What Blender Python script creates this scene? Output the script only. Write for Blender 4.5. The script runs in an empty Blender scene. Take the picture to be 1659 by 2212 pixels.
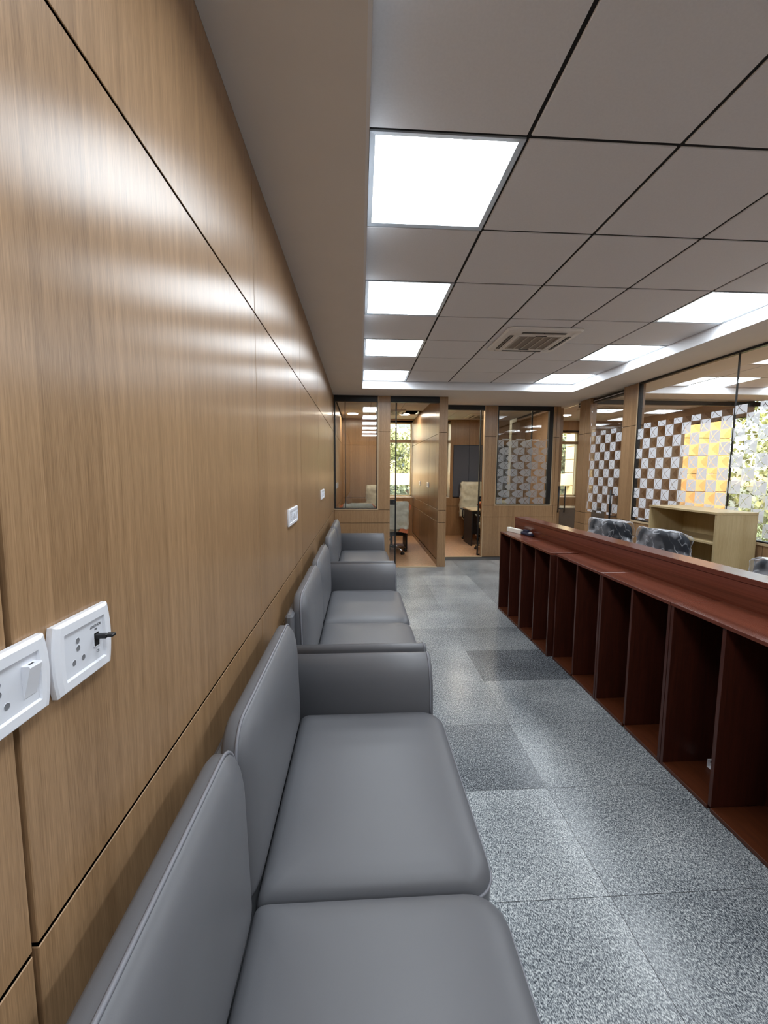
import bpy, bmesh, math, random
from mathutils import Vector, Matrix
random.seed(7)
C = bpy.context.scene.collection
PI = math.pi

# ------------------------------------------------------------------ helpers
def lin(r, g, b):
    def f(c):
        c /= 255.0
        return c / 12.92 if c <= 0.04045 else ((c + 0.055) / 1.055) ** 2.4
    return (f(r), f(g), f(b), 1.0)

class MB:
    """collects shapes, then links them as ONE mesh object"""
    def __init__(self):
        self.v = []; self.f = []; self.m = []; self.s = []
    def add(self, verts, faces, mi=0, smooth=False):
        o = len(self.v)
        self.v += [tuple(p) for p in verts]
        for f in faces:
            self.f.append(tuple(i + o for i in f)); self.m.append(mi); self.s.append(smooth)
    def box(self, x0, y0, z0, x1, y1, z1, mi=0, bev=0.0):
        x0, x1 = min(x0, x1), max(x0, x1); y0, y1 = min(y0, y1), max(y0, y1); z0, z1 = min(z0, z1), max(z0, z1)
        b = min(bev, (x1-x0)*.49, (y1-y0)*.49, (z1-z0)*.49)
        if b <= 0:
            vs = [(x0,y0,z0),(x1,y0,z0),(x1,y1,z0),(x0,y1,z0),(x0,y0,z1),(x1,y0,z1),(x1,y1,z1),(x0,y1,z1)]
            self.add(vs, [(0,3,2,1),(4,5,6,7),(0,1,5,4),(1,2,6,5),(2,3,7,6),(3,0,4,7)], mi); return
        X = ((x0, x0+b), (x1, x1-b)); Y = ((y0, y0+b), (y1, y1-b)); Z = ((z0, z0+b), (z1, z1-b))
        vs = []; idx = {}
        for i in (0,1):
            for j in (0,1):
                for k in (0,1):
                    for a in (0,1,2):
                        idx[(i,j,k,a)] = len(vs)
                        vs.append((X[i][0 if a == 0 else 1], Y[j][0 if a == 1 else 1], Z[k][0 if a == 2 else 1]))
        fs = []
        q = lambda *l: fs.append(tuple(idx[t] for t in l))
        q((0,0,0,0),(0,0,1,0),(0,1,1,0),(0,1,0,0)); q((1,0,0,0),(1,1,0,0),(1,1,1,0),(1,0,1,0))
        q((0,0,0,1),(1,0,0,1),(1,0,1,1),(0,0,1,1)); q((0,1,0,1),(0,1,1,1),(1,1,1,1),(1,1,0,1))
        q((0,0,0,2),(0,1,0,2),(1,1,0,2),(1,0,0,2)); q((0,0,1,2),(1,0,1,2),(1,1,1,2),(0,1,1,2))
        for j in (0,1):
            for k in (0,1):
                q((0,j,k,1),(1,j,k,1),(1,j,k,2),(0,j,k,2))
        for i in (0,1):
            for k in (0,1):
                q((i,0,k,0),(i,1,k,0),(i,1,k,2),(i,0,k,2))
        for i in (0,1):
            for j in (0,1):
                q((i,j,0,0),(i,j,1,0),(i,j,1,1),(i,j,0,1))
        for i in (0,1):
            for j in (0,1):
                for k in (0,1):
                    q((i,j,k,0),(i,j,k,1),(i,j,k,2))
        self.add(vs, fs, mi)
    def loft(self, rings, mi=0, smooth=True, caps=True, closed=True):
        n = len(rings[0]); vs = [p for r in rings for p in r]; fs = []
        for k in range(len(rings)-1):
            for i in range(n if closed else n-1):
                j = (i+1) % n
                fs.append((k*n+i, k*n+j, (k+1)*n+j, (k+1)*n+i))
        if caps:
            fs.append(tuple(range(n))[::-1]); fs.append(tuple((len(rings)-1)*n + i for i in range(n)))
        self.add(vs, fs, mi, smooth)
    def prism(self, poly, axis, a0, a1, mi=0, smooth=False):
        def P(p, a):
            return {'x': (a, p[0], p[1]), 'y': (p[0], a, p[1]), 'z': (p[0], p[1], a)}[axis]
        self.loft([[P(p, a0) for p in poly], [P(p, a1) for p in poly]], mi, smooth)
    def tube(self, pts, r, n=8, mi=0, closed=False):
        pts = [Vector(p) for p in pts]; rings = []; N = len(pts)
        prev = None
        for i, p in enumerate(pts):
            a = pts[(i-1) % N] if (closed or i > 0) else p
            b = pts[(i+1) % N] if (closed or i < N-1) else p
            t = (b-a).normalized()
            u = t.cross(Vector((0,0,1))) if prev is None else (prev - t*prev.dot(t))
            if u.length < 1e-4: u = t.cross(Vector((1,0,0)))
            u.normalize(); prev = u; w = t.cross(u)
            rr = r[i] if isinstance(r, (list, tuple)) else r
            rings.append([p + u*math.cos(2*PI*k/n)*rr + w*math.sin(2*PI*k/n)*rr for k in range(n)])
        if closed: rings.append(rings[0])
        self.loft(rings, mi, True, not closed)
    def cyl(self, p0, p1, r0, r1=None, n=16, mi=0, smooth=True):
        self.tube([p0, p1], [r0, r0 if r1 is None else r1], n, mi)
    def disc(self, c, axis, r, n=20, mi=0, sx=1.0):
        c = Vector(c); pts = []
        for k in range(n):
            a = 2*PI*k/n; p, q = r*math.cos(a)*sx, r*math.sin(a)
            pts.append(c + {'x': Vector((0,p,q)), 'y': Vector((p,0,q)), 'z': Vector((p,q,0))}[axis])
        self.add(pts, [tuple(range(n))], mi)
    def build(self, name, mats, parent=None, loc=None, weld=False):
        me = bpy.data.meshes.new(name); me.from_pydata(self.v, [], self.f)
        if not isinstance(mats, (list, tuple)): mats = [mats]
        for m in mats: me.materials.append(m)
        me.polygons.foreach_set('material_index', self.m); me.polygons.foreach_set('use_smooth', self.s)
        bm = bmesh.new(); bm.from_mesh(me)
        if weld: bmesh.ops.remove_doubles(bm, verts=bm.verts, dist=1e-5)
        bmesh.ops.recalc_face_normals(bm, faces=bm.faces); bm.to_mesh(me); bm.free()
        o = bpy.data.objects.new(name, me); C.objects.link(o)
        if parent is not None: o.parent = parent
        if loc is not None: o.location = loc
        return o

def tag(o, label=None, cat=None, group=None, kind=None):
    if label: o['label'] = label
    if cat: o['category'] = cat
    if group: o['group'] = group
    if kind: o['kind'] = kind
    return o
def thing(name, loc, label, cat, group=None, rz=0.0):
    o = bpy.data.objects.new(name, None); C.objects.link(o); o.empty_display_size = .1
    o.location = loc; o.rotation_euler = (0, 0, rz)
    return tag(o, label, cat, group)
def struct(name, loc=(0, 0, 0), label=None):
    o = bpy.data.objects.new(name, None); C.objects.link(o); o.location = loc; o['kind'] = 'structure'
    if label: o['label'] = label
    return o
def dup(root, loc, rz, label, group=None):
    r = root.copy(); C.objects.link(r); r.location = loc; r.rotation_euler = (0, 0, rz); r['label'] = label
    if group: r['group'] = group
    for ch in list(root.children):
        c = ch.copy(); C.objects.link(c); c.parent = r
        for g in list(ch.children):
            d = g.copy(); C.objects.link(d); d.parent = c
    return r

def rrect(hx, hy, r, n=6):
    """rounded rectangle outline, always 4*(n+1) points"""
    r = max(min(r, hx*.99, hy*.99), 1e-4); out = []
    for cx, cy, a0 in ((hx-r, hy-r, 0), (-hx+r, hy-r, PI/2), (-hx+r, -hy+r, PI), (hx-r, -hy+r, 1.5*PI)):
        for k in range(n+1):
            a = a0 + PI/2*k/n; out.append((cx + r*math.cos(a), cy + r*math.sin(a)))
    return out

def rrect4(hx, hy, rs, n=6):
    """outline with its own radius at (+,+) (-,+) (-,-) (+,-)"""
    out = []
    for (sx, sy), r, a0 in zip(((1, 1), (-1, 1), (-1, -1), (1, -1)), rs, (0, PI/2, PI, 1.5*PI)):
        r = max(min(r, hx*.95, hy*.95), 1e-4); cx, cy = sx*(hx-r), sy*(hy-r)
        for k in range(n+1):
            a = a0 + PI/2*k/n; out.append((cx + r*math.cos(a), cy + r*math.sin(a)))
    return out

# ------------------------------------------------------------------ node helpers
def new_mat(name):
    m = bpy.data.materials.new(name); m.use_nodes = True
    nt = m.node_tree; nt.nodes.clear()
    out = nt.nodes.new('ShaderNodeOutputMaterial')
    return m, nt, out
class G:
    def __init__(self, nt): self.nt = nt
    def n(self, t, **kw):
        nd = self.nt.nodes.new(t)
        for k, v in kw.items(): setattr(nd, k, v)
        return nd
    def l(self, a, b): self.nt.links.new(a, b)
    def setin(self, sock, val):
        if hasattr(val, 'is_linked') or isinstance(val, bpy.types.NodeSocket): self.l(val, sock)
        else: sock.default_value = val
    def math(self, op, a, b=None, c=None, clamp=False):  # scalar math
        nd = self.n('ShaderNodeMath', operation=op, use_clamp=clamp)
        self.setin(nd.inputs[0], a)
        if b is not None: self.setin(nd.inputs[1], b)
        if c is not None: self.setin(nd.inputs[2], c)
        return nd.outputs[0]
    def comb(self, x, y, z):
        nd = self.n('ShaderNodeCombineXYZ')
        for i, v in enumerate((x, y, z)): self.setin(nd.inputs[i], v)
        return nd.outputs[0]
    def sep(self, v):
        nd = self.n('ShaderNodeSeparateXYZ'); self.l(v, nd.inputs[0]); return nd.outputs
    def pos(self, space='world'):
        if space == 'world': return self.n('ShaderNodeNewGeometry').outputs['Position']
        return self.n('ShaderNodeTexCoord').outputs['Object']
    def noise(self, vec, scale=1.0, detail=2.0, rough=.5, dim='3D'):
        nd = self.n('ShaderNodeTexNoise', noise_dimensions=dim)
        self.l(vec, nd.inputs['Vector']); nd.inputs['Scale'].default_value = scale
        nd.inputs['Detail'].default_value = detail; nd.inputs['Roughness'].default_value = rough
        return nd.outputs['Fac']
    def ramp(self, fac, stops, interp='LINEAR'):
        nd = self.n('ShaderNodeValToRGB'); nd.color_ramp.interpolation = interp; el = nd.color_ramp.elements
        while len(el) < len(stops): el.new(0.5)
        for e, (p, c) in zip(el, stops): e.position = p; e.color = c
        self.l(fac, nd.inputs[0]); return nd.outputs[0]
    def mix(self, fac, a, b, mode='MIX'):
        nd = self.n('ShaderNodeMix', data_type='RGBA', blend_type=mode)
        self.setin(nd.inputs[0], fac); self.setin(nd.inputs[6], a); self.setin(nd.inputs[7], b)
        return nd.outputs[2]
    def bump(self, h, strength=.1, dist=.001):
        nd = self.n('ShaderNodeBump'); nd.inputs['Strength'].default_value = strength; nd.inputs['Distance'].default_value = dist
        self.l(h, nd.inputs['Height']); return nd.outputs[0]
    def bsdf(self, col, rough=.5, spec=.5, metal=0.0, normal=None, coat=0.0, coat_r=.1, aniso=0.0):
        b = self.n('ShaderNodeBsdfPrincipled')
        self.setin(b.inputs['Base Color'], col); self.setin(b.inputs['Roughness'], rough)
        b.inputs['Specular IOR Level'].default_value = spec; b.inputs['Metallic'].default_value = metal
        b.inputs['Coat Weight'].default_value = coat; b.inputs['Coat Roughness'].default_value = coat_r
        if normal is not None: self.l(normal, b.inputs['Normal'])
        if aniso:
            b.inputs['Anisotropic'].default_value = aniso
            cr_ = self.n('ShaderNodeVectorMath', operation='CROSS_PRODUCT'); self.l(self.n('ShaderNodeNewGeometry').outputs['Normal'], cr_.inputs[0]); cr_.inputs[1].default_value = (0, 0, 1)
            self.l(cr_.outputs[0], b.inputs['Tangent'])
        return b.outputs[0]

def plain(name, rgb, rough=.5, spec=.5, metal=0.0, noise=0.0, nscale=40.0, bump=0.0, bscale=300.0, coat=0.0):
    m, nt, out = new_mat(name); g = G(nt); col = lin(*rgb); p = g.pos('object'); nrm = None
    if noise:
        f = g.noise(p, nscale, 3.0)
        col = g.ramp(f, [(.25, tuple(c*(1-noise) for c in col[:3])+(1,)), (.75, tuple(min(1, c*(1+noise)) for c in col[:3])+(1,))])
    if bump: nrm = g.bump(g.noise(p, bscale, 2.0), bump, .001)
    g.l(g.bsdf(col, rough, spec, metal, nrm, coat), out.inputs[0]); return m

def wood(name, dark, light, rough=.3, axis='z', stretch=1.0, strips=9.0, strip_amt=.5, grain=240.0, space='world', spec=.5, contrast=1.0, bump=.04, along=5.0, streak=1.0, wav=.9, aniso=0.0):
    """veneer: grain runs along `axis`"""
    m, nt, out = new_mat(name); g = G(nt); s = g.sep(g.pos(space))
    if axis == 'z': h = g.math('ADD', s[0], s[1]); a = s[2]
    elif axis == 'y': h = g.math('ADD', s[0], s[2]); a = s[1]
    else: h = g.math('ADD', s[1], s[2]); a = s[0]
    if stretch != 1.0: a = g.math('MULTIPLY', a, stretch)
    wob = g.noise(g.comb(g.math('MULTIPLY', h, 6.0), g.math('MULTIPLY', a, wav), 0.0), 1.0, 2.0)
    h2 = g.math('ADD', h, g.math('MULTIPLY', wob, .03))
    vor = g.n('ShaderNodeTexVoronoi', voronoi_dimensions='1D'); vor.inputs['Scale'].default_value = strips
    g.l(h, vor.inputs['W']); stripv = g.sep(vor.outputs['Color'])[0]
    fine = g.noise(g.comb(g.math('MULTIPLY', h2, grain), g.math('MULTIPLY', a, along), g.math('MULTIPLY', stripv, 17.0)), 1.0, 3.0, .55)
    med = g.noise(g.comb(g.math('MULTIPLY', h2, min(grain*.16, 60.0)), g.math('MULTIPLY', a, .7), 3.0), 1.0, 2.0, .5)
    pore = g.noise(g.comb(g.math('MULTIPLY', h2, grain*1.7), g.math('MULTIPLY', a, 22.0), 9.0), 1.0, 1.0, .5)
    f = g.math('ADD', g.math('MULTIPLY', fine, .55*contrast), g.math('MULTIPLY', med, .45*streak))
    f = g.math('ADD', f, g.math('MULTIPLY', g.math('SUBTRACT', stripv, .5), .34*strip_amt))
    f = g.math('ADD', f, g.math('MULTIPLY', g.math('SUBTRACT', pore, .5), .25*contrast))
    f = g.math('ADD', f, .5 - .275*contrast - .225*streak)
    col = g.ramp(f, [(.22, dark), (.78, light)])
    nrm = g.bump(fine, bump, .002) if bump else None
    g.l(g.bsdf(col, rough, spec, 0, nrm, aniso=aniso), out.inputs[0]); return m

def emit(name, rgb, strength):
    m, nt, out = new_mat(name); g = G(nt); e = g.n('ShaderNodeEmission')
    e.inputs[0].default_value = lin(*rgb); e.inputs[1].default_value = strength; g.l(e.outputs[0], out.inputs[0]); return m

def glass_nodes(g, tint, refl=1.0):
    tr = g.n('ShaderNodeBsdfTransparent'); tr.inputs[0].default_value = tint
    gl = g.n('ShaderNodeBsdfGlossy'); gl.inputs['Roughness'].default_value = 0.0; gl.inputs[0].default_value = (1, 1, 1, 1)
    lw = g.n('ShaderNodeLayerWeight'); lw.inputs[0].default_value = .5
    f = g.math('POWER', lw.outputs['Facing'], 5.0)
    f = g.math('ADD', g.math('MULTIPLY', f, .9*refl), .045*refl, clamp=True)
    mx = g.n('ShaderNodeMixShader'); g.l(f, mx.inputs[0]); g.l(tr.outputs[0], mx.inputs[1]); g.l(gl.outputs[0], mx.inputs[2])
    return mx.outputs[0]
def glass(name, tint=(.97, .975, .97, 1), refl=1.0):
    m, nt, out = new_mat(name); g = G(nt); g.l(glass_nodes(g, tint, refl), out.inputs[0]); return m

def film_glass(name, axis, u0, sign, z0, z1, opac=.94, tint=(.96, .97, .96, 1), swap=0, cell=.125, ulo=None, fish=False, fishtint=(.78, .72, .66, 1), film=(232, 236, 244)):
    """thin film stuck on a pane: checkerboard of white squares cut by two thin arcs, fainter fish shapes in the open squares"""
    m, nt, out = new_mat(name); g = G(nt); s = g.sep(g.pos('world'))
    u = g.math('DIVIDE', g.math('MULTIPLY', g.math('SUBTRACT', s[{'x': 0, 'y': 1}[axis]], u0), sign), cell)
    v = g.math('DIVIDE', g.math('SUBTRACT', s[2], 2.0655-cell*20), cell)
    iu, iv = g.math('FLOOR', u), g.math('FLOOR', v); fu, fv = g.math('FRACT', u), g.math('FRACT', v)
    par = g.math('PINGPONG', g.math('ADD', g.math('ADD', iu, iv), float(swap)), 1.0)
    inz = g.math('MULTIPLY', g.math('GREATER_THAN', s[2], z0), g.math('LESS_THAN', s[2], z1))
    def circ(cy):
        dx = g.math('SUBTRACT', fu, 1.534); dy = g.math('SUBTRACT', fv, cy)
        return g.math('SUBTRACT', g.math('SQRT', g.math('ADD', g.math('MULTIPLY', dx, dx), g.math('MULTIPLY', dy, dy))), 1.511)
    d1, d2 = circ(-.414), circ(1.414)
    arc = g.math('MAXIMUM', g.math('LESS_THAN', g.math('ABSOLUTE', d1), .02), g.math('LESS_THAN', g.math('ABSOLUTE', d2), .02))
    body = g.math('MULTIPLY', g.math('LESS_THAN', d1, 0.0), g.math('LESS_THAN', d2, 0.0))
    white = g.math('MULTIPLY', g.math('MULTIPLY', par, g.math('SUBTRACT', 1.0, arc)), inz)
    if fish: white = g.math('MAXIMUM', white, g.math('MULTIPLY', g.math('MULTIPLY', g.math('SUBTRACT', 1.0, par), body), inz))
    base = g.n('ShaderNodeBsdfTransparent').outputs[0]
    tr2 = g.n('ShaderNodeBsdfTransparent'); tr2.inputs[0].default_value = fishtint
    fb = g.math('MULTIPLY', g.math('MULTIPLY', body, inz), .8)
    mx0 = g.n('ShaderNodeMixShader'); g.l(fb, mx0.inputs[0]); g.l(base, mx0.inputs[1]); g.l(tr2.outputs[0], mx0.inputs[2])
    df = g.n('ShaderNodeBsdfDiffuse'); df.inputs[0].default_value = lin(*film)
    tl = g.n('ShaderNodeBsdfTranslucent'); tl.inputs[0].default_value = lin(*film)
    mx1 = g.n('ShaderNodeMixShader'); mx1.inputs[0].default_value = .3; g.l(df.outputs[0], mx1.inputs[1]); g.l(tl.outputs[0], mx1.inputs[2])
    mx2 = g.n('ShaderNodeMixShader'); g.l(g.math('MULTIPLY', white, opac), mx2.inputs[0]); g.l(mx0.outputs[0], mx2.inputs[1]); g.l(mx1.outputs[0], mx2.inputs[2])
    g.l(mx2.outputs[0], out.inputs[0]); return m

# ------------------------------------------------------------------ materials
OAK = wood('oak veneer', lin(115, 87, 59), lin(188, 152, 114), rough=.30, spec=.5, strips=7.0, strip_amt=.3, grain=620.0, contrast=1.0, streak=.75, along=13.0, bump=0, aniso=.78)
GROOVE = plain('dark groove', (26, 17, 12), .7)
EDGE = plain('pale oak lipping', (196, 172, 138), .45)
MAHOG_Z = wood('mahogany upright', lin(42, 18, 12), lin(84, 40, 28), rough=.32, axis='z', strips=4.0, strip_amt=.2, grain=150.0, contrast=.9, space='object')  # darker than the tops: shade inside the cases put into the colour
MAHOG_Y = wood('mahogany top', lin(64, 28, 19), lin(124, 66, 48), rough=.2, spec=.6, axis='y', stretch=.2, strips=14.0, strip_amt=.3, grain=130.0, contrast=.7, space='object')
MAHOG_F = wood('mahogany shelf', lin(58, 26, 12), lin(94, 47, 23), rough=.4, axis='y', strips=4.0, strip_amt=.2, grain=130.0, contrast=.9, space='object')
LOAK = wood('light oak laminate', lin(168, 146, 104), lin(204, 184, 142), rough=.4, axis='z', strips=5.0, strip_amt=.25, grain=110.0, contrast=.8, space='object')
LOAK_Y = wood('light oak laminate long grain', lin(168, 146, 104), lin(204, 184, 142), rough=.4, axis='y', strips=5.0, strip_amt=.25, grain=110.0, contrast=.8, space='object')
LEATHER = plain('grey leatherette', (103, 104, 108), .42, .45, noise=.05, nscale=3.0, bump=.06, bscale=700.0)
PIPING = plain('grey piping', (126, 127, 134), .4, .5)
BLACKAL = plain('black aluminium', (14, 14, 15), .42, .5)
BLACKPL = plain('black plastic', (18, 18, 20), .45)
CHROME = plain('polished aluminium', (205, 207, 210), .18, .5, 1.0)
STEEL = plain('grey steel', (120, 122, 124), .35, .5, .8)
WHITEPL = plain('white plastic', (232, 234, 240), .3, .5)
WHITEPL2 = plain('white plastic insert', (222, 225, 232), .35, .5)
DARKHOLE = plain('dark recess', (12, 11, 11), .8)
SHADOWGREY = plain('socket hole shade', (120, 122, 126), .6)  # for flat discs: shade inside the socket holes put into the colour
CEILPAINT = plain('ceiling paint', (222, 218, 213), .75, .3, noise=.02, nscale=5.0)
TILE = plain('ceiling tile', (226, 224, 224), .8, .3, noise=.025, nscale=120.0)
LIPPAINT = plain('recess lip paint', (226, 228, 232), .6, .3)
LEDFRAME = plain('light frame aluminium', (190, 196, 202), .35, .5, .3)
LED = emit('led diffuser', (240, 248, 255), 10.5)
LEDROUND = emit('warm led diffuser', (255, 242, 222), 85.0)
GREYBOARD = plain('grey fabric pinboard', (92, 98, 112), .85, .2, noise=.04, nscale=200.0)
CARPET = plain('tan vinyl floor', (206, 166, 128), .42, .4, noise=.16, nscale=26.0)
WALLPAINT = plain('white wall paint', (205, 200, 192), .7, .3)
DESKTOP = plain('pale desk laminate', (222, 206, 172), .35)
DESKDARK = plain('charcoal desk panel', (42, 40, 42), .5)
CREAMPL = plain('cream plastic wrapping', (212, 210, 190), .32, .6, noise=.14, nscale=14.0, bump=.5, bscale=26.0)
ORANGE = plain('orange foam', (222, 128, 84), .7)
CHAIRFAB = plain('dark chair mesh', (30, 33, 40), .7)
NAVY = plain('navy fabric', (36, 38, 62), .75)
CREAMFAB = plain('cream leatherette', (202, 200, 176), .4)
GLASS = glass('clear glass')
GLASSD = glass('tinted sliding glass', (.86, .86, .84, 1), 1.25)
STONE = plain('cream stone cladding', (236, 208, 160), .8, .2, noise=.05, nscale=8.0)
FACADE = plain('cream render', (236, 222, 186), .85, .2, noise=.05, nscale=.6)
FACADE2 = plain('pale grey render', (214, 212, 204), .85, .2)
LEAF = plain('leaf green', (118, 126, 96), .6, .3, noise=.45, nscale=1.6)
LEAF2 = plain('pale leaf green', (158, 162, 112), .6, .3, noise=.4, nscale=1.6)
BARK = plain('bark', (92, 74, 58), .9, .2)
GRASSM = plain('garden ground', (118, 128, 84), .9, .2)
WINDARK = plain('dark window glass', (70, 80, 84), .12, .6)
GRANULE = None

def granite():
    m, nt, out = new_mat('grey granite'); g = G(nt); p = g.pos('world'); s = g.sep(p)
    # slanting flecks
    mp = g.n('ShaderNodeMapping'); g.l(p, mp.inputs[0]); mp.inputs['Rotation'].default_value = (0, 0, math.radians(28)); mp.inputs['Scale'].default_value = (1.55, .9, 1)
    n1 = g.noise(mp.outputs[0], 165.0, 3.0, .6); n2 = g.noise(mp.outputs[0], 60.0, 2.0, .5); n3 = g.noise(p, 2.2, 3.0, .55)
    at = g.n('ShaderNodeAttribute', attribute_name='tone'); tone = at.outputs['Fac']
    f = g.math('ADD', g.math('MULTIPLY', n1, 1.25), g.math('MULTIPLY', n2, .35))
    f = g.math('ADD', f, g.math('MULTIPLY', n3, .22)); f = g.math('SUBTRACT', f, .435)
    f = g.math('ADD', f, g.math('MULTIPLY', tone, .3))
    col = g.ramp(f, [(.30, lin(48, 53, 60)), (.44, lin(98, 104, 110)), (.56, lin(150, 156, 160)), (.72, lin(212, 216, 216))])
    g.l(g.bsdf(col, g.ramp(n1, [(.3, (.2, .2, .2, 1)), (.7, (.33, .33, .33, 1))]), .42), out.inputs[0]); return m
GRANITE = granite()

def clear_plastic():
    m, nt, out = new_mat('clear plastic wrap'); g = G(nt); p = g.pos('object')
    n = g.noise(p, 7.0, 2.0, .5)
    tr = g.n('ShaderNodeBsdfTransparent'); tr.inputs[0].default_value = (.93, .95, .97, 1)
    gl = g.bsdf(lin(232, 236, 244), .15, .8)
    mp = g.n('ShaderNodeMapping'); g.l(p, mp.inputs[0]); mp.inputs['Rotation'].default_value = (.5, .7, .4); mp.inputs['Scale'].default_value = (1, 2.2, 1)
    r1 = g.noise(mp.outputs[0], 8.0, 1.5, .5)
    glint = g.math('SUBTRACT', 1.0, g.math('MULTIPLY', g.math('ABSOLUTE', g.math('SUBTRACT', r1, .5)), 34.0), clamp=True)  # thin noise lines painted white as highlights along the folds
    lw = g.n('ShaderNodeLayerWeight'); lw.inputs[0].default_value = .5
    ed = g.math('POWER', lw.outputs['Facing'], 3.0)
    f = g.math('ADD', g.math('MULTIPLY', g.math('MULTIPLY', glint, g.math('MULTIPLY', g.math('SUBTRACT', n, .42), 6.0, clamp=True)), .55), g.math('ADD', g.math('MULTIPLY', ed, .75), g.math('MULTIPLY', g.math('SUBTRACT', g.noise(p, 5.0, 2.0, .5), .45), 2.4, clamp=True)), clamp=True)  # edge whitening and haze patches paint more sheen onto the plastic
    mx = g.n('ShaderNodeMixShader'); g.l(f, mx.inputs[0]); g.l(tr.outputs[0], mx.inputs[1]); g.l(gl, mx.inputs[2])
    g.l(mx.outputs[0], out.inputs[0]); return m
WRAP = clear_plastic()

# ------------------------------------------------------------------ the room's dimensions (metres; left wall is X = 0, floor Z = 0)
SOF, TILEZ = 2.656, 2.760
YA, YB, YF = 6.385, 7.132, 9.60        # two glazed partitions and the outer wall
XR = 3.96                              # glazed wall on the right
BACKY = -3.4
G1, G2, G3 = .705, .907, 2.114         # heights of the horizontal grooves

def panel_rows(mb, axis, plane, face, c0, c1, joints, rows, gap=.004, hgap=.006, th=.012, mi=0, wide=()):
    """veneer panels with open grooves; face = +1/-1 is the way they look along `axis`"""
    js = sorted([c0] + [j for j in joints if c0 < j < c1] + [c1])
    for a, b in zip(js[:-1], js[1:]):
        ga = 0 if a == c0 else (.0045 if a in wide else gap/2); gb = 0 if b == c1 else (.0045 if b in wide else gap/2)
        for k, (z0, z1) in enumerate(rows):
            p, q = plane - face*th, plane
            if axis == 'x': mb.box(p, a+ga, z0+hgap/2, q, b-gb, z1-hgap/2, mi, .0012)
            else: mb.box(a+ga, p, z0+hgap/2, b-gb, q, z1-hgap/2, mi, .0012)

ROWS = [(-.003, G1), (G1, G2), (G2, G3), (G3, SOF+.003)]
# ---- floor: granite slabs with fine joints
def build_floor():
    xs = [-.04, .63, 1.30, 1.97, 2.64, 3.31, XR]; ys = []
    y = 3.307
    while y > BACKY: y -= .5065
    while y < YB + .2: ys.append(y); y += .5065
    ys[0] = BACKY - .1; mb = MB(); tones = []
    for i in range(len(xs)-1):
        for j in range(len(ys)-1):
            x0, x1, y0, y1 = xs[i], xs[i+1], ys[j], ys[j+1]
            if y0 > YB: continue
            y1 = min(y1, YB + .06); d = .0009
            mb.add([(x0+d, y0+d, 0), (x1-d, y0+d, 0), (x1-d, y1-d, 0), (x0+d, y1-d, 0)], [(0, 1, 2, 3)], 0)
            t = random.uniform(.05, .34)
            cx, cy = (x0+x1)/2, (y0+y1)/2
            if 1.3 < cx < 1.97 and 2.80 < cy < 3.31: t = -.2
            if .63 < cx < 1.3 and 1.78 < cy < 2.28: t = -.1
            if .63 < cx < 1.3 and 2.28 < cy < 2.80: t = .06
            if .63 < cx < 1.3 and 1.27 < cy < 1.78: t = .3
            if 1.3 < cx < 1.97 and 1.27 < cy < 2.8: t = .12
            if 1.97 < cx < 2.64 and cy > 4.3: t = .1
            tones.append(t)
    n = len(tones)
    mb.add([(-.04, BACKY-.1, -.004), (XR, BACKY-.1, -.004), (XR, YB+.06, -.004), (-.04, YB+.06, -.004)], [(0, 1, 2, 3)], 1)
    tones.append(0)
    me = bpy.data.meshes.new('floor'); me.from_pydata(mb.v, [], mb.f)
    me.materials.append(GRANITE); me.materials.append(plain('floor joint', (70, 72, 74), .8))
    me.polygons.foreach_set('material_index', mb.m)
    at = me.attributes.new('tone', 'FLOAT', 'FACE'); at.data.foreach_set('value', tones)
    o = bpy.data.objects.new('floor', me); C.objects.link(o); tag(o, 'polished grey speckled granite floor', kind='structure')
build_floor()
mb = MB(); mb.box(.0, YA, -.03, 1.66, YF+.5, .004); mb.box(1.755, YB+.055, -.03, XR-.05, YF+.5, .0045)
tag(mb.build('floor_carpet', CARPET), 'tan sheet floor of the glazed offices', kind='structure')
mb = MB(); mb.box(XR+.005, BACKY, -.03, 8.4, YF+.5, .003)
tag(mb.build('floor_meeting_room', CARPET), 'tan floor beyond the patterned glass', kind='structure')
mb = MB(); mb.box(1.0, YA-.02, 0, 1.61, YA+.03, .010, 0, .002); mb.box(1.76, YB-.02, 0, 2.57, YB+.03, .010, 0, .002)
tag(mb.build('trim_threshold', EDGE), 'pale wooden thresholds of the two office doors', kind='structure')

# ---- left wall
J0 = .485
joints = [J0 + 1.195*k for k in range(-3, 9)]
mb = MB()
mb.box(-.12, BACKY, -.02, -.0122, YF+.5, 3.0, 1)
panel_rows(mb, 'x', 0.0, 1, BACKY, YF+.45, joints, ROWS, wide=(J0,))
tag(mb.build('wall_left', [OAK, GROOVE]), 'oak veneer panelled wall behind the sofas', kind='structure')
# ---- wall behind the camera, and an unseen slab added to keep sky light out
mb = MB(); mb.box(-.12, BACKY-.12, -.02, 8.5, BACKY, 3.0)
tag(mb.build('wall_back', WALLPAINT), kind='structure')
mb = MB(); mb.box(-.2, BACKY-.2, 2.96, 8.6, 6.36, 3.1); mb.box(-.2, 6.36, 2.96, 6.75, YF+.55, 3.1)
tag(mb.build('light_block_slab', WALLPAINT), kind='structure')
mb = MB(); mb.box(8.4, BACKY-.12, -.02, 8.52, 6.36, 3.0)
tag(mb.build('wall_right_outer', WALLPAINT), kind='structure')

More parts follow.
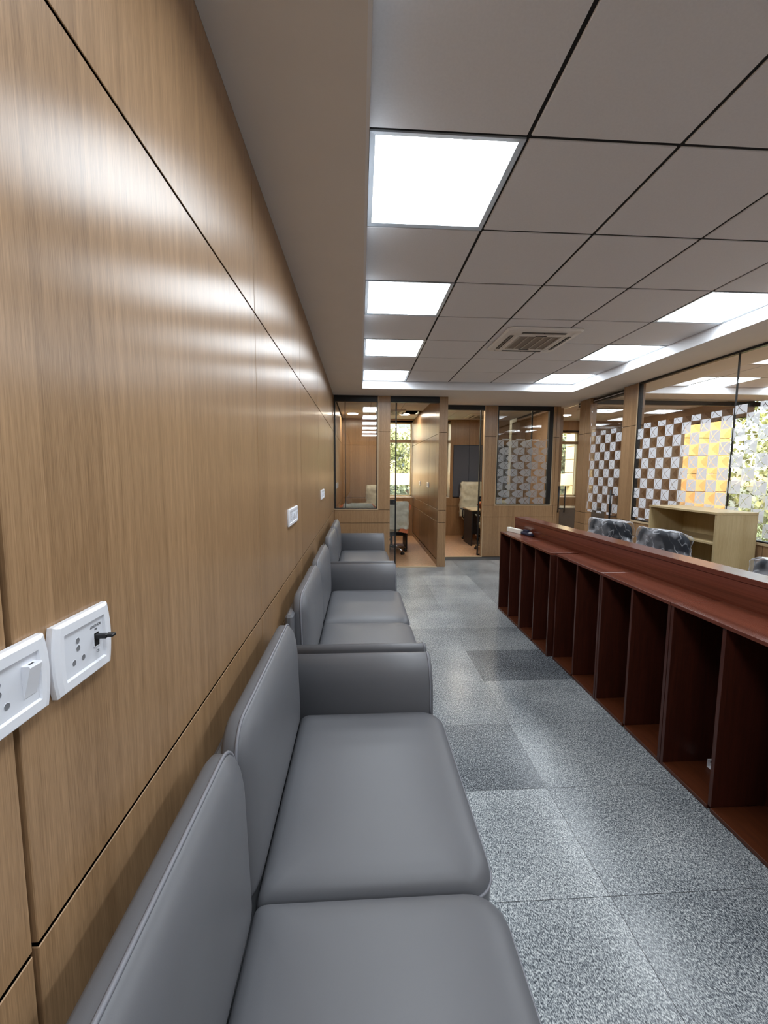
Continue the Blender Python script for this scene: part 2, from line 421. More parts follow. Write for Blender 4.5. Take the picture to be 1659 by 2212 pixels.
# ---- ceiling: soffit ring, recess lips, tiles
RX0, RX1, RY0, RY1 = .438, 3.438, -2.56, 5.862
mb = MB()
def soffit(x0, y0, x1, y1): mb.box(x0, y0, SOF, x1, y1, SOF+.02, 0)
t = .012; soffit(0, BACKY, RX0-t, YA+.02); soffit(RX1+t, BACKY, XR+.1, YB+.3); soffit(RX0-t, RY1+t, RX1+t, YA+.02); soffit(RX0-t, BACKY, RX1+t, RY0-t); soffit(1.7, YA+.02, RX1+t, YB+.05)
tag(mb.build('ceiling_soffit', CEILPAINT), 'plain painted border of the ceiling', kind='structure')
mb = MB(); t = .012
mb.box(RX0-t, RY0-t, SOF, RX0, RY1+t, 2.80); mb.box(RX1, RY0-t, SOF, RX1+t, RY1+t, 2.80)
mb.box(RX0, RY1, SOF, RX1, RY1+t, 2.80); mb.box(RX0, RY0-t, SOF, RX1, RY0, 2.80)
tag(mb.build('trim_ceiling_recess', LIPPAINT), 'white painted lip of the recessed ceiling', kind='structure')
LIGHTS = [(c, y) for c in (0, 4) for y in (-1.956, -.756, .444, 1.644, 2.844, 4.044, 5.244)]
def tile_field(mb, x0, nx, y0, y1, yref, z, skip, gap=.0075):
    j0 = math.floor((y0 - yref)/.6 - 1e-6)
    for i in range(nx):
        y = yref + .6*j0
        while y < y1 - .02:
            a, b = max(y, y0), min(y+.6, y1)
            if b - a > .05 and (i, round(y, 3)) not in skip:
                mb.box(x0+.6*i+(gap if i else 0.0005), a+gap, z, x0+.6*(i+1)-(gap if i < nx-1 else .0005), b-gap, z+.018, 0, .003)
            y += .6
mb = MB(); skip = {(c, round(y, 3)) for c, y in LIGHTS}
tile_field(mb, RX0, 5, RY0, RY1, 1.644, TILEZ, skip)
mb.box(RX0, RY0, TILEZ+.0055, RX1, RY1, TILEZ+.05, 1)
tag(mb.build('ceiling', [TILE, DARKHOLE]), 'square tile ceiling with dark joints', kind='structure')

# ---- light panels
def led_panel():
    t = thing('ceiling_light', (0, 0, 0), '', 'ceiling light', 'square light panels in the tile ceiling')
    m = MB(); w = .2955
    for a in range(4):
        pts = [(-w, -w), (w, -w), (w-.022, -w+.022), (-w+.022, -w+.022)]
        r = [(x*math.cos(a*PI/2)-y*math.sin(a*PI/2), x*math.sin(a*PI/2)+y*math.cos(a*PI/2)) for x, y in pts]
        m.loft([[(x, y, zb) for (x, y), zb in zip(r, (0, 0, .004, .004))], [(x, y, .022) for x, y in r]], 0, False)
    m.build('frame', LEDFRAME, t)
    m = MB(); m.add([(-w+.02, -w+.02, .006), (w-.02, -w+.02, .006), (w-.02, w-.02, .006), (-w+.02, w-.02, .006)], [(0, 3, 2, 1)])
    m.build('diffuser', LED, t); return t
proto = led_panel(); first = True
LN = {(0, 1.644): 'large bright square light panel, first in the row beside the oak wall', (0, 2.844): 'square light panel, second in the row along the oak wall',
      (0, 4.044): 'square light panel, third in the row along the oak wall', (0, 5.244): 'square light panel at the recess end of the oak wall row',
      (4, 2.844): 'square light panel cut by the right picture edge, beside the patterned glass', (4, 4.044): 'square light panel, middle one on the patterned glass side',
      (4, 5.244): 'square light panel in the far corner of the recess by the patterned glass'}
for c, y in LIGHTS:
    loc = (RX0+.6*c+.3, y+.3, TILEZ-.002); lb = LN.get((c, y), 'square light panel overhead behind the camera')
    if first: proto.location = loc; proto['label'] = lb; first = False
    else: dup(proto, loc, 0, lb)

# ---- cassette air conditioner
def cassette(label, loc, rz=0, wd=.34):
    t = thing('ceiling_air_conditioner', loc, label, 'air conditioner', None, rz)
    m = MB()
    def ring(h, z, r): return [(x, y, z) for x, y in rrect(h, h, r)]
    m.loft([ring(wd, .0, .05), ring(wd, -.010, .05), ring(wd-.012, -.020, .045), ring(wd-.06, -.027, .04)], 0, False, caps=False)
    m.loft([ring(wd-.06, -.027, .05), ring(.232, -.030, .05)], 0, False, caps=False)
    m.loft([ring(.232, -.030, .05), ring(.228, -.024, .05), ring(.222, -.030, .05), ring(.185, -.031, .01)], 0, False, caps=False)
    m.build('panel', plain('warm white plastic', (226, 221, 213), .45), t)
    for k in range(4):
        a = k*PI/2; ca, sa = math.cos(a), math.sin(a); m = MB()
        R = lambda x, y, z: (x*ca-y*sa, x*sa+y*ca, z)
        y0, y1 = .248, .284
        m.add([R(-.2, y0, -.0302), R(.2, y0, -.0302), R(.2, y1, -.0296), R(-.2, y1, -.0296)], [(0, 1, 2, 3)], 1)
        m.add([R(-.2, y0+.012, -.0325), R(-.005, y0+.012, -.0325), R(-.005, y1-.006, -.0305), R(-.2, y1-.006, -.0305)], [(0, 1, 2, 3)], 0)
        m.add([R(.005, y0+.012, -.0325), R(.2, y0+.012, -.0325), R(.2, y1-.006, -.0305), R(.005, y1-.006, -.0305)], [(0, 1, 2, 3)], 0)
        m.build('louvre', [plain('louvre grey', (120, 112, 104), .5), DARKHOLE], t)
    m = MB(); h = .186
    m.add([(-h, -h, -.0300), (h, -h, -.0300), (h, h, -.0300), (-h, h, -.0300)], [(0, 1, 2, 3)], 0)
    for i in range(6): x = -h + i*2*h/5; m.box(x-.007, -h, -.035, x+.007, h, -.0298, 1)
    m.box(-.05, .196, -.0335, .05, .21, -.03, 2); m.box(-.05, -.21, -.0335, .05, -.196, -.03, 2)
    m.build('grille', [plain('grille grey', (138, 128, 116), .6, noise=.1, nscale=400.0), plain('grille rib', (176, 166, 156), .5), DARKHOLE], t)
    return t
cassette('square cassette air conditioner in the main tile ceiling', (2.03, 3.95, TILEZ-.003))

# ------------------------------------------------------------------ partition A (office beside the oak wall)
def office_frame(m, x0, x1, y, z0, z1, w=.022, d=.05):
    m.box(x0, y-d/2, z0, x0+w, y+d/2, z1, 0, .002); m.box(x1-w, y-d/2, z0, x1, y+d/2, z1, 0, .002); m.box(x0+w, y-d/2, z0, x1-w, y+d/2, z0+w*.6, 0, .002)
mb = MB()
mb.box(0.0, YA+.012, 0, .862, YA+.09, .905, 1); mb.box(.682, YA+.012, .905, .862, YA+.09, SOF, 1)
panel_rows(mb, 'y', YA, -1, .004, .862, [], [(.0, G1), (G1, G2+.006)], th=.014)
panel_rows(mb, 'y', YA, -1, .682, .862, [], [(G2+.006, G3), (G3, SOF)], th=.014)
mb.box(.862, YA, 0, .866, YA+.09, SOF, 0)
mb.box(.682-.004, YA+.004, .905, .682, YA+.09, SOF, 0)
tag(mb.build('wall_partition_near', [OAK, GROOVE]), 'oak partition under and beside the small office window', kind='structure')
w1 = struct('window_1', (.34, YA, .92), 'narrow office window next to the oak wall')
def at(parent, mbx, name, mats):
    """build a mesh given in room coordinates as a child of a thing standing at parent.location"""
    L = parent.location
    mbx.v = [(x-L[0], y-L[1], z-L[2]) for x, y, z in mbx.v]
    return mbx.build(name, mats, parent)
m = MB(); office_frame(m, .006, .678, YA+.03, .928, SOF-.012); m.box(.006, YA-.002, 2.562, .678, YA+.06, 2.642, 0, .003); m.box(.006, YA, 2.642, .678, YA+.06, SOF, 0)
at(w1, m, 'frame', BLACKAL)
m = MB(); m.box(0, YA-.006, .912, .686, YA+.07, .93, 0, .002); m.box(.672, YA-.003, .93, .684, YA+.02, SOF-.012, 0, .001)
at(w1, m, 'sill', EDGE)
m = MB(); m.box(.026, YA+.018, .938, .66, YA+.026, 2.565)
at(w1, m, 'pane', GLASS)
# divider wall with its end pier
mb = MB()
mb.box(1.662, YA+.012, 0, 1.742, YF+.44, SOF+.1, 1)
panel_rows(mb, 'x', 1.649, -1, YA+.10, YF+.44, [6.80, 7.43, 8.53], ROWS[:3] + [(G3, SOF+.1)], gap=.003)
panel_rows(mb, 'y', YA, -1, 1.622, 1.755, [], ROWS, th=.014)
mb.box(1.622, YA+.0145, 0, 1.649, YA+.10, SOF, 0); mb.box(1.744, YA+.0145, 0, 1.755, YF+.44, SOF+.1, 0)
tag(mb.build('wall_divider', [OAK, GROOVE]), 'oak wall between the two offices ending in a pier', kind='structure')
mb = MB(); mb.box(1.635, YA+.2, 0, 1.649, YF, .085, 0, .002); mb.box(1.630, YA+.11, 0, 1.649, YA+.18, .09, 0, .002)
tag(mb.build('baseboard_divider', OAK), kind='structure')
d1 = struct('door_1', (1.0, YA, 0), 'sliding glass door of the office beside the oak wall')
m = MB(); m.box(.866, YA-.002, 2.562, 1.622, YA+.07, 2.642, 0, .003); m.box(.866, YA+.01, 2.642, 1.622, YA+.07, SOF, 0)
at(d1, m, 'head_rail', BLACKAL)
m = MB(); yd = YA+.125
m.box(.18, yd, .02, .955, yd+.010, 2.6)
at(d1, m, 'pane', GLASS)
m = MB(); m.box(.955, yd-.008, .004, .975, yd+.018, 2.6, 0, .002); m.box(.165, yd-.008, .004, .18, yd+.018, 2.6, 0, .002)
at(d1, m, 'edge_profile', BLACKAL)
m = MB(); m.box(.872, yd-.025, .985, .955, yd+.035, 1.065, 0, .003)
lk = at(d1, m, 'lock', BLACKPL)
m = MB(); m.box(.936, yd-.0262, 1.012, .943, yd-.0252, 1.038, 0); at(d1, m, 'lock_cylinder', STEEL)

# ------------------------------------------------------------------ partition B
mb = MB()
mb.box(2.574, YB+.014, 0, 3.895, YB+.09, .905, 1); mb.box(2.574, YB+.014, .905, 2.785, YB+.09, SOF, 1); mb.box(3.80, YB+.014, .905, 3.895, YB+.09, SOF, 1)
panel_rows(mb, 'y', YB, -1, 2.574, 3.835, [], [(.0, G1+.015), (G1+.015, G2+.018)], th=.014)
panel_rows(mb, 'y', YB, -1, 2.574, 2.785, [], [(G2+.018, G3+.012), (G3+.012, SOF)], th=.014)
for a, b in ((3.785, 3.838), (3.842, 3.895)): panel_rows(mb, 'y', YB, -1, a, b, [], [(.0, G1+.015), (G1+.015, G2+.018), (G2+.018, G3+.012), (G3+.012, SOF)] if a > 3.8 else [(G2+.018, G3+.012), (G3+.012, SOF)], th=.014)
mb.box(2.562, YB-.001, 0, 2.574, YB+.09, SOF, 2); mb.box(3.895, YB, 0, 3.905, YB+.2, SOF, 0)
tag(mb.build('wall_partition_far', [OAK, GROOVE, EDGE]), 'oak partition around the patterned office window', kind='structure')
w2 = struct('window_2', (3.27, YB, .93), 'office window with fish patterned film')
m = MB(); office_frame(m, 2.79, 3.78, YB+.03, .94, SOF-.012); m.box(3.705, YB-.004, .94, 3.76, YB+.06, SOF-.012, 0, .002); m.box(2.79, YB-.002, 2.578, 3.78, YB+.06, 2.65, 0, .003)
at(w2, m, 'frame', BLACKAL)
m = MB(); m.box(2.78, YB-.006, .918, 3.79, YB+.07, .938, 0, .002); m.box(2.780, YB-.003, .938, 2.789, YB+.02, SOF-.012, 0, .001); m.box(3.782, YB-.003, .938, 3.791, YB+.02, SOF-.012, 0, .001)
at(w2, m, 'sill', EDGE)
FILM_B = film_glass('office window film', 'x', 2.79, 1, .94, 2.09, .58, (.93, .94, .93, 1), 0, .125, film=(196, 200, 204), fish=True)
m = MB(); m.box(2.81, YB+.018, .948, 3.71, YB+.026, 2.58)
at(w2, m, 'pane', GLASS)
m = MB(); m.add([(2.811, YB+.0165, .949), (3.704, YB+.0165, .949), (3.704, YB+.0165, 2.10), (2.811, YB+.0165, 2.10)], [(0, 1, 2, 3)]); at(w2, m, 'film', FILM_B)
d2 = struct('door_2', (2.2, YB, 0), 'sliding glass door of the middle office')
m = MB(); m.box(1.755, YB-.002, 2.575, 2.562, YB+.07, 2.645, 0, .003); m.box(1.755, YB+.01, 2.645, 2.562, YB+.07, SOF, 0)
at(d2, m, 'head_rail', BLACKAL)
yd = YB+.125
m = MB(); m.box(2.535, yd, .03, 3.44, yd+.010, 2.6); at(d2, m, 'pane', GLASSD)
m = MB(); m.box(2.515, yd-.008, .01, 2.537, yd+.018, 2.6, 0, .002); m.box(3.44, yd-.008, .01, 3.462, yd+.018, 2.6, 0, .002); m.box(2.515, yd-.012, .006, 2.60, yd+.022, .03, 0, .002)
at(d2, m, 'edge_profile', BLACKAL)
m = MB(); m.box(2.537, yd-.025, .99, 2.60, yd+.035, 1.075, 0, .003); at(d2, m, 'lock', BLACKPL)
m = MB(); m.box(2.545, yd-.0265, 1.02, 2.555, yd-.0255, 1.045, 0); at(d2, m, 'lock_cylinder', STEEL)

# ------------------------------------------------------------------ glazed wall on the right (X = XR)
RROWS = [(-.003, G1-.01), (G1-.01, G2-.03), (G2-.03, G3+.008), (G3+.008, SOF)]
mb = MB()
mb.box(XR+.014, 6.303, 0, XR+.1, 6.60, SOF, 1); panel_rows(mb, 'x', XR, -1, 6.43, 6.60, [], RROWS, th=.014); panel_rows(mb, 'x', XR, -1, 6.29, 6.425, [], RROWS, th=.014)
panel_rows(mb, 'y', 6.29, -1, XR+.0145, XR+.1, [], RROWS, th=.012)
mb.box(XR+.014, 5.213, 0, XR+.1, 5.485, SOF, 1); panel_rows(mb, 'x', XR, -1, 5.20, 5.485, [], RROWS, th=.014)
panel_rows(mb, 'y', 5.20, -1, XR+.0145, XR+.1, [], RROWS, th=.012)
mb.box(XR+.014, BACKY, 0, XR+.1, 5.20, G2-.03, 1)
panel_rows(mb, 'x', XR, -1, BACKY, 5.20, [5.2-.9, 3.395, 3.30, 2.3, 1.1, -.1, -1.3], RROWS[:2], th=.014, gap=.006)
mb.box(XR-.004, 7.34, 0, XR+.1, YF-.002, SOF, 0)
tag(mb.build('wall_right', [OAK, GROOVE]), 'oak piers and dado of the patterned glass wall', kind='structure')
w3 = struct('window_3', (XR, 3.2, .9), 'long window with checkerboard film')
m = MB()
m.box(XR+.0, 5.168, .896, XR+.05, 5.198, SOF-.006, 0, .002); m.box(XR+.0, 1.0, .896, XR+.05, 5.198, .91, 0, .002); m.box(XR+.0, 1.0, SOF-.022, XR+.05, 5.198, SOF, 0, .002)
at(w3, m, 'frame', BLACKAL)
m = MB(); m.box(XR-.008, 1.0, .872, XR+.06, 5.198, .896, 0, .002); m.box(XR-.003, 5.186, .896, XR+.001, 5.202, SOF-.006, 0, .001)
at(w3, m, 'sill', EDGE)
m = MB(); m.box(XR+.010, 3.796, .91, XR+.024, 3.806, SOF-.022); at(w3, m, 'glazing_joint', BLACKPL)
FILM1 = film_glass('checker film', 'y', 5.064, -1, .88, 2.128, .95, swap=1)
FILM2 = film_glass('checker film beside joint', 'y', 3.796, -1, .88, 2.15, .9, swap=1)
m = MB(); m.box(XR+.012, 3.807, .91, XR+.022, 5.170, SOF-.022); at(w3, m, 'pane', GLASS)
m = MB(); m.add([(XR+.0105, 3.808, 0.915), (XR+.0105, 5.169, 0.915), (XR+.0105, 5.169, 2.14), (XR+.0105, 3.808, 2.14)], [(0, 1, 2, 3)]); at(w3, m, 'film', FILM1)
m = MB(); m.box(XR+.012, 1.0, .91, XR+.022, 3.795, SOF-.022); at(w3, m, 'pane', GLASS)
m = MB(); m.add([(XR+.0105, 1.01, 0.915), (XR+.0105, 3.794, 0.915), (XR+.0105, 3.794, 2.16), (XR+.0105, 1.01, 2.16)], [(0, 1, 2, 3)]); at(w3, m, 'film', FILM2)
# swing glass doors
d3 = struct('door_3', (XR, 6.97, 0), 'frameless glass door with black bar handles in the corner')
m = MB(); m.box(XR+.02, 6.61, .01, XR+.03, 7.335, 2.62); at(d3, m, 'pane', GLASS)
def bar_handle(parent, x, y, z0, z1, side):
    m = MB(); xx = x + side*.052
    m.cyl((xx, y, z0), (xx, y, z1), .0125, n=14)
    for z in (z0+.07, z1-.07): m.cyl((x, y, z), (xx, y, z), .009, n=10)
    at(parent, m, 'handle', BLACKAL)
bar_handle(d3, XR+.02, 7.12, .80, 1.27, -1); bar_handle(d3, XR+.03, 7.12, .80, 1.27, 1)
d4 = struct('door_4', (XR, 5.9, 0), 'glass door with checkerboard film and black bar handle')
FILMD = film_glass('checker film on door', 'y', 6.262, -1, .905, 2.128, .92, swap=1)
m = MB(); m.box(XR+.02, 5.49, .01, XR+.03, 6.285, 2.58); at(d4, m, 'pane', GLASS)
m = MB(); m.add([(XR+.0185, 5.492, 0.9), (XR+.0185, 6.284, 0.9), (XR+.0185, 6.284, 2.14), (XR+.0185, 5.492, 2.14)], [(0, 1, 2, 3)]); at(d4, m, 'film', FILMD)
bar_handle(d4, XR+.02, 5.60, .82, 1.27, -1); bar_handle(d4, XR+.03, 5.60, .82, 1.27, 1)
m = MB(); m.box(XR+.035, 5.485, 2.575, XR+.095, 6.72, 2.60, 0, .003); m.box(XR+.035, 5.485, 2.612, XR+.095, 6.72, 2.64, 0, .003); m.box(XR+.045, 5.485, 2.60, XR+.06, 6.72, 2.612, 1)
at(d4, m, 'head_rail', [BLACKAL, WHITEPL])

# ------------------------------------------------------------------ outer wall (behind the offices) with deep windows
mb = MB()
OUT = YF+.5
mb.box(0, YF+.014, 0, 3.9, OUT, .905, 1); panel_rows(mb, 'y', YF, -1, 0, 1.64, [.6], [(.0, G1), (G1, G2)], th=.014); panel_rows(mb, 'y', YF, -1, 1.756, 3.9, [], [(.0, G1), (G1, G2)], th=.014)
mb.box(0, YF+.014, .905, .86, OUT, 2.8, 1); panel_rows(mb, 'y', YF, -1, 0, .86, [], [(G2, G3), (G3, 2.8)], th=.014); mb.box(.86, YF, .905, .872, OUT, 2.8, 0)
mb.box(.872, YF, 2.68, 1.64, OUT, 2.96, 0)
mb.box(2.52, YF+.014, .905, 3.9, OUT, 2.8, 1); panel_rows(mb, 'y', YF, -1, 2.58, 3.9, [2.95], [(G3+.02, 2.8)], th=.014)
mb.box(2.508, YF, .905, 2.58, OUT, 2.8, 0); mb.box(1.756, YF, 2.68, 2.51, OUT, 2.96, 0)
mb.box(.872, YF-.004, .895, 1.645, OUT, .912, 2, .002); mb.box(1.756, YF-.004, .895, 2.51, OUT, .912, 2, .002)
tag(mb.build('wall_facade', [OAK, GROOVE, EDGE]), 'oak panelled outer wall of the offices', kind='structure')
m = MB()
for a, b in ((2.582, 2.948), (2.952, 3.32), (3.324, 3.7)): m.box(a, YF-.022, .925, b, YF-.002, G3+.012, 0, .003)
pb = thing('pinboard', (3.1, YF, .92), 'dark grey fabric pinboard on the end wall of the middle office', 'pinboard')
at(pb, m, 'fabric_panel', GREYBOARD)
def facade_window(n, x0, x1, lab, loc_y=YF+.36, z0=.912, z1=2.68, tr=True):
    r = struct('window_%d' % n, ((x0+x1)/2, loc_y, z0), lab); m = MB(); w = .035
    fr = plain('cream window frame', (226, 208, 164), .5)
    for a, b in ((x0, x0+w), (x1-w, x1)): m.box(a, loc_y-.03, z0, b, loc_y+.03, z1, 0, .003)
    m.box(x0, loc_y-.03, z0, x1, loc_y+.03, z0+w, 0, .003); m.box(x0, loc_y-.03, z1-w, x1, loc_y+.03, z1, 0, .003)
    if tr: m.box(x0, loc_y-.035, 2.20, x1, loc_y+.035, 2.27, 1, .003)
    at(r, m, 'frame', [fr, plain('transom brown', (150, 128, 98), .5)])
    m = MB(); m.box(x0+w, loc_y-.004, z0+w, x1-w, loc_y+.004, z1-w); at(r, m, 'pane', GLASS)
facade_window(4, .872, 1.64, 'bright window of the office beside the oak wall'); facade_window(5, 1.756, 2.508, 'window of the middle office')

# office ceilings
def office_ceiling(name, x0, x1, y0, y1, z, hole=None, lab=None):
    mb = MB(); nx = math.ceil((x1-x0)/.6); ny = math.ceil((y1-y0)/.6)
    for i in range(nx):
        for j in range(ny):
            a, b = x0+.6*i, min(x0+.6*(i+1), x1); c, d = y0+.6*j, min(y0+.6*(j+1), y1)
            if hole and (i, j) in hole: continue
            if b-a > .03 and d-c > .03: mb.box(a+.003, c+.003, z, b-.003, d-.003, z+.018, 0, .002)
    mb.box(x0, y0, z+.09, x1, y1, z+.1, 1)
    tag(mb.build(name, [TILE, DARKHOLE]), lab, kind='structure')
office_ceiling('ceiling_office', 0, 1.65, YA+.09, YF+.1, 2.715, {(2, 3)}, 'office tile ceiling with one open bay')
office_ceiling('ceiling_office_middle', 1.755, XR-.06, YB+.09, YF+.1, 2.715)
mb = MB(); mb.box(0, YA+.02, SOF, 1.66, YA+.10, 2.80); mb.box(1.755, YB+.05, SOF, XR, YB+.10, 2.80)
tag(mb.build('trim_office_bulkhead', CEILPAINT), kind='structure')
cassette('cassette air conditioner in the ceiling of the office beside the oak wall', (1.0, 8.45, 2.712), 0, .31)
cassette('cassette air conditioner in the ceiling of the middle office', (3.05, 8.85, 2.712), 0, .36)
def round_lamp(loc, lab, r=.085, rz=1.0):
    t = thing('ceiling_lamp', loc, lab, 'ceiling lamp', None); m = MB()
    m.loft([[(r*1.12*math.cos(a*PI/16), r*1.12*math.sin(a*PI/16), z) for a in range(32)] for z in (0, -.012)], 0, False, caps=False); m.disc((0, 0, -.0005), 'z', r*1.12, 32, 0)
    m.build('rim', WHITEPL, t); m = MB(); m.disc((0, 0, -.0125), 'z', r*1.1, 32, 0); m.build('diffuser', LEDROUND, t)
round_lamp((.245, 8.75, 2.715), 'round ceiling lamp seen through the narrow office window', .10); round_lamp((1.33, 8.75, 2.715), 'round ceiling lamp seen through the open glass door', .10)
round_lamp((2.3, 7.5, 2.715), 'unseen round lamp added to brighten the middle office, by its doorway', .10); round_lamp((3.1, 7.6, 2.715), 'unseen round lamp added to brighten the middle office, by its patterned window', .10)  # two lamps added out of sight to brighten the middle office

# ------------------------------------------------------------------ rooms beyond the patterned glass
mb = MB(); 
mb.box(XR+.1, BACKY, SOF, 4.488, 6.35, SOF+.02); mb.box(4.488, 5.842, SOF, 8.4, 6.35, SOF+.02); mb.box(7.512, BACKY, SOF, 8.4, 5.842, SOF+.02)
tag(mb.build('ceiling_meeting_soffit', CEILPAINT), kind='structure')
mb = MB(); mb.box(4.488, BACKY, SOF, 4.5, 5.842, 2.80); mb.box(4.5, 5.83, SOF, 7.5, 5.842, 2.80); mb.box(7.5, BACKY, SOF, 7.512, 5.842, 2.80)
tag(mb.build('trim_meeting_recess', LIPPAINT), kind='structure')
mb = MB(); sk2 = {(1, round(1.644+.6*k, 3)) for k in (0, 2, 4, 6, -2)} | {(3, round(1.644+.6*k, 3)) for k in (0, 2, 4, 6, -2)}
tile_field(mb, 4.5, 5, 0.0, 5.83, 1.644, TILEZ, sk2); mb.box(4.5, BACKY, TILEZ+.03, 7.5, 5.83, TILEZ+.05, 1); mb.box(4.5, BACKY, TILEZ, 7.5, 0, TILEZ+.02)
tag(mb.build('ceiling_meeting', [TILE, GROOVE]), kind='structure')
NM = {(1, 1.644): 'square light panel beyond the glass, nearest the picture edge', (1, 2.844): 'square light panel beyond the long checkered window, over its joint', (1, 4.044): 'square light panel beyond the long checkered window',
      (1, 5.244): 'square light panel beyond the door with the checkered film', (3, 1.644): 'far square light panel beyond the glass by the picture edge', (3, 2.844): 'far square light panel in the outer row beyond the glass, second',
      (3, 4.044): 'far square light panel in the outer row beyond the glass, third', (3, 5.244): 'far square light panel at the end of the outer row beyond the glass'}
for (c, y), lb in NM.items():
    dup(proto, (4.5+.6*c+.3, y+.3, TILEZ-.002), 0, lb, 'square light panels beyond the glass wall')
# glazed screen across that room, with black head rail
d5 = struct('window_6', (6.0, 6.32, .05), 'glass screen with black head rail inside the meeting room')
m = MB(); m.box(XR+.1, 6.29, 2.57, 8.4, 6.35, 2.635, 0, .003)
at(d5, m, 'head_rail', BLACKAL)
m = MB(); m.box(XR+.1, 6.315, .02, 8.4, 6.325, 2.57); at(d5, m, 'pane', GLASS)
office_ceiling('ceiling_far_office', XR+.1, 6.6, 6.36, YF+.1, 2.72)
mb = MB(); mb.box(XR+.1, 6.35, SOF, 6.6, 6.38, 2.8); tag(mb.build('trim_far_bulkhead', CEILPAINT), kind='structure')
cassette('cassette air conditioner beyond the door with the checkered film', (4.95, 7.55, 2.716), 0, .36)
round_lamp((4.72, 8.6, 2.72), 'round ceiling lamp beyond the door with the checkered film', .11)
# its outer walls: oak with windows
mb = MB()
mb.box(XR+.1, YF+.014, 0, 6.6, OUT, .905, 1); panel_rows(mb, 'y', YF, -1, XR+.1, 6.6, [], [(0, G1), (G1, G2)], th=.014)
mb.box(XR+.1, YF, .905, 5.0, OUT, 2.8, 0); mb.box(5.0, YF, 2.50, 5.75, OUT, 2.96, 0); mb.box(5.75, YF, .905, 6.6, OUT, 2.8, 0)
mb.box(5.0, YF-.004, .895, 5.75, OUT, .93, 2, .002)
tag(mb.build('wall_facade_far', [OAK, GROOVE, EDGE]), kind='structure')
facade_window(7, 5.0, 5.75, 'bright window beyond the corner glass door', z0=.93, z1=2.5)
mb = MB()
mb.box(6.6, 7.75, 0, 6.7, YF+.5, 2.96, 0); mb.box(6.6, 6.36, 0, 6.7, 7.75, .75, 0); mb.box(6.6, 6.36, 2.42, 6.7, 7.75, 2.96, 0)
tag(mb.build('wall_far_office', OAK), 'oak wall of the office beyond the glass screen', kind='structure')


# ------------------------------------------------------------------ sofas
def sofa(label, yc):
    t = thing('sofa', (0, yc, 0), label, 'sofa', 'grey two seater sofas along the oak wall')
    # back shell and base
    m = MB(); m.box(.035, -.86, .10, .075, .86, .80, 0, .012); m.build('back_frame', LEATHER, t)
    m = MB(); m.box(.07, -.80, .12, .70, .80, .285, 0, .015); m.build('base', LEATHER, t)
    for sx in (.13, .64):
        for sy in (-.74, .74):
            m = MB(); m.cyl((sx, sy, 0), (sx, sy, .125), .018, .024, 12); m.build('leg', BLACKPL, t)
    for s in (-1, 1):
        # seat cushion
        m = MB(); hx, hy = .315, .396; cx, cy = .455, s*.398; rings = []
        for z, ins, rr in ((.268, .03, .05), (.275, .012, .06), (.29, .003, .065), (.32, 0, .07), (.385, 0, .07), (.405, .002, .07), (.424, .008, .07), (.439, .020, .07), (.449, .042, .07), (.455, .08, .08), (.459, .13, .08), (.462, .20, .08)):
            rf = rr + .012; rb = .018 + ins*.35; rings.append([(cx+x, cy+y, z) for x, y in rrect4(hx-ins, hy-ins, (rf, rb, rb, rf), 8)])
        m.loft(rings, 0, True); sc = m.build('seat_cushion', LEATHER, t)
        m = MB(); pp = rrect4(hx+.0015, hy+.0005, (.083, .018, .018, .083), 8); pp = pp[27:] + pp[:9]; m.tube([(cx+x, cy+y, .392) for x, y in pp], .0042, 6); m.build('piping', PIPING, sc)
        # back cushion, leaning slightly
        m = MB(); hz, hy = .235, .392; cz = .635; rings = []
        def P(u, y, z, ):   # u = thickness coordinate, lean towards the wall with height
            return (u + .02 - (z-.40)*.03, s*.3975 + y, z)
        for u, ins, rr in ((.052, .018, .09), (.057, .008, .1), (.066, 0, .1), (.085, 0, .1), (.096, 0, .1), (.107, .006, .1), (.117, .016, .1), (.126, .032, .1), (.133, .055, .1), (.138, .09, .1), (.142, .14, .09)):
            rt_ = rr*.85; rb = .02 + ins*.3; rings.append([P(u, y, cz+z) for y, z in rrect4(hy-ins, hz-ins*(1.0), (rt_, rt_, rb, rb), 8)])
        m.loft(rings, 0, True); bc = m.build('back_cushion', LEATHER, t)
        m = MB(); m.tube([P(.095, y, cz+z) for y, z in rrect4(hy+.0015, hz+.0015, (.085, .085, .02, .02), 8)], .0045, 6, 0, True); m.build('piping', PIPING, bc)
        # flared arm
        prof = [(.800, .12), (.800, .40), (.801, .46), (.804, .52), (.811, .565), (.823, .603), (.840, .632), (.862, .652), (.885, .661), (.902, .661), (.913, .654), (.917, .642), (.915, .61), (.908, .54), (.898, .45), (.89, .3), (.89, .12)]
        prof = [(s*a, b) for a, b in prof]; m = MB()
        n = len(prof); rings = []
        cyp = sum(a for a, b in prof)/n; czp = sum(b for a, b in prof)/n
        for x, k in ((.05, 1.0), (.70, 1.0), (.722, .998), (.732, .985), (.737, .95)):
            rings.append([(x - (.0 if b < .5 else (b-.5)*.03), cyp+(a-cyp)*k, czp+(b-czp)*k) for a, b in prof])
        m.loft(rings, 0, True); ar = m.build('armrest', LEATHER, t)
        m = MB(); m.tube([(.724 - (0 if b < .5 else (b-.5)*.03), a, b) for a, b in prof[1:-1]], .0035, 6); m.build('piping', PIPING, ar)
    return t
sofa('grey leatherette two seater sofa, the large one cut by the bottom edge', .955)
sofa('grey leatherette two seater sofa, middle of the row along the wall', 2.845)
sofa('grey leatherette two seater sofa at the end by the office partition', 4.735)

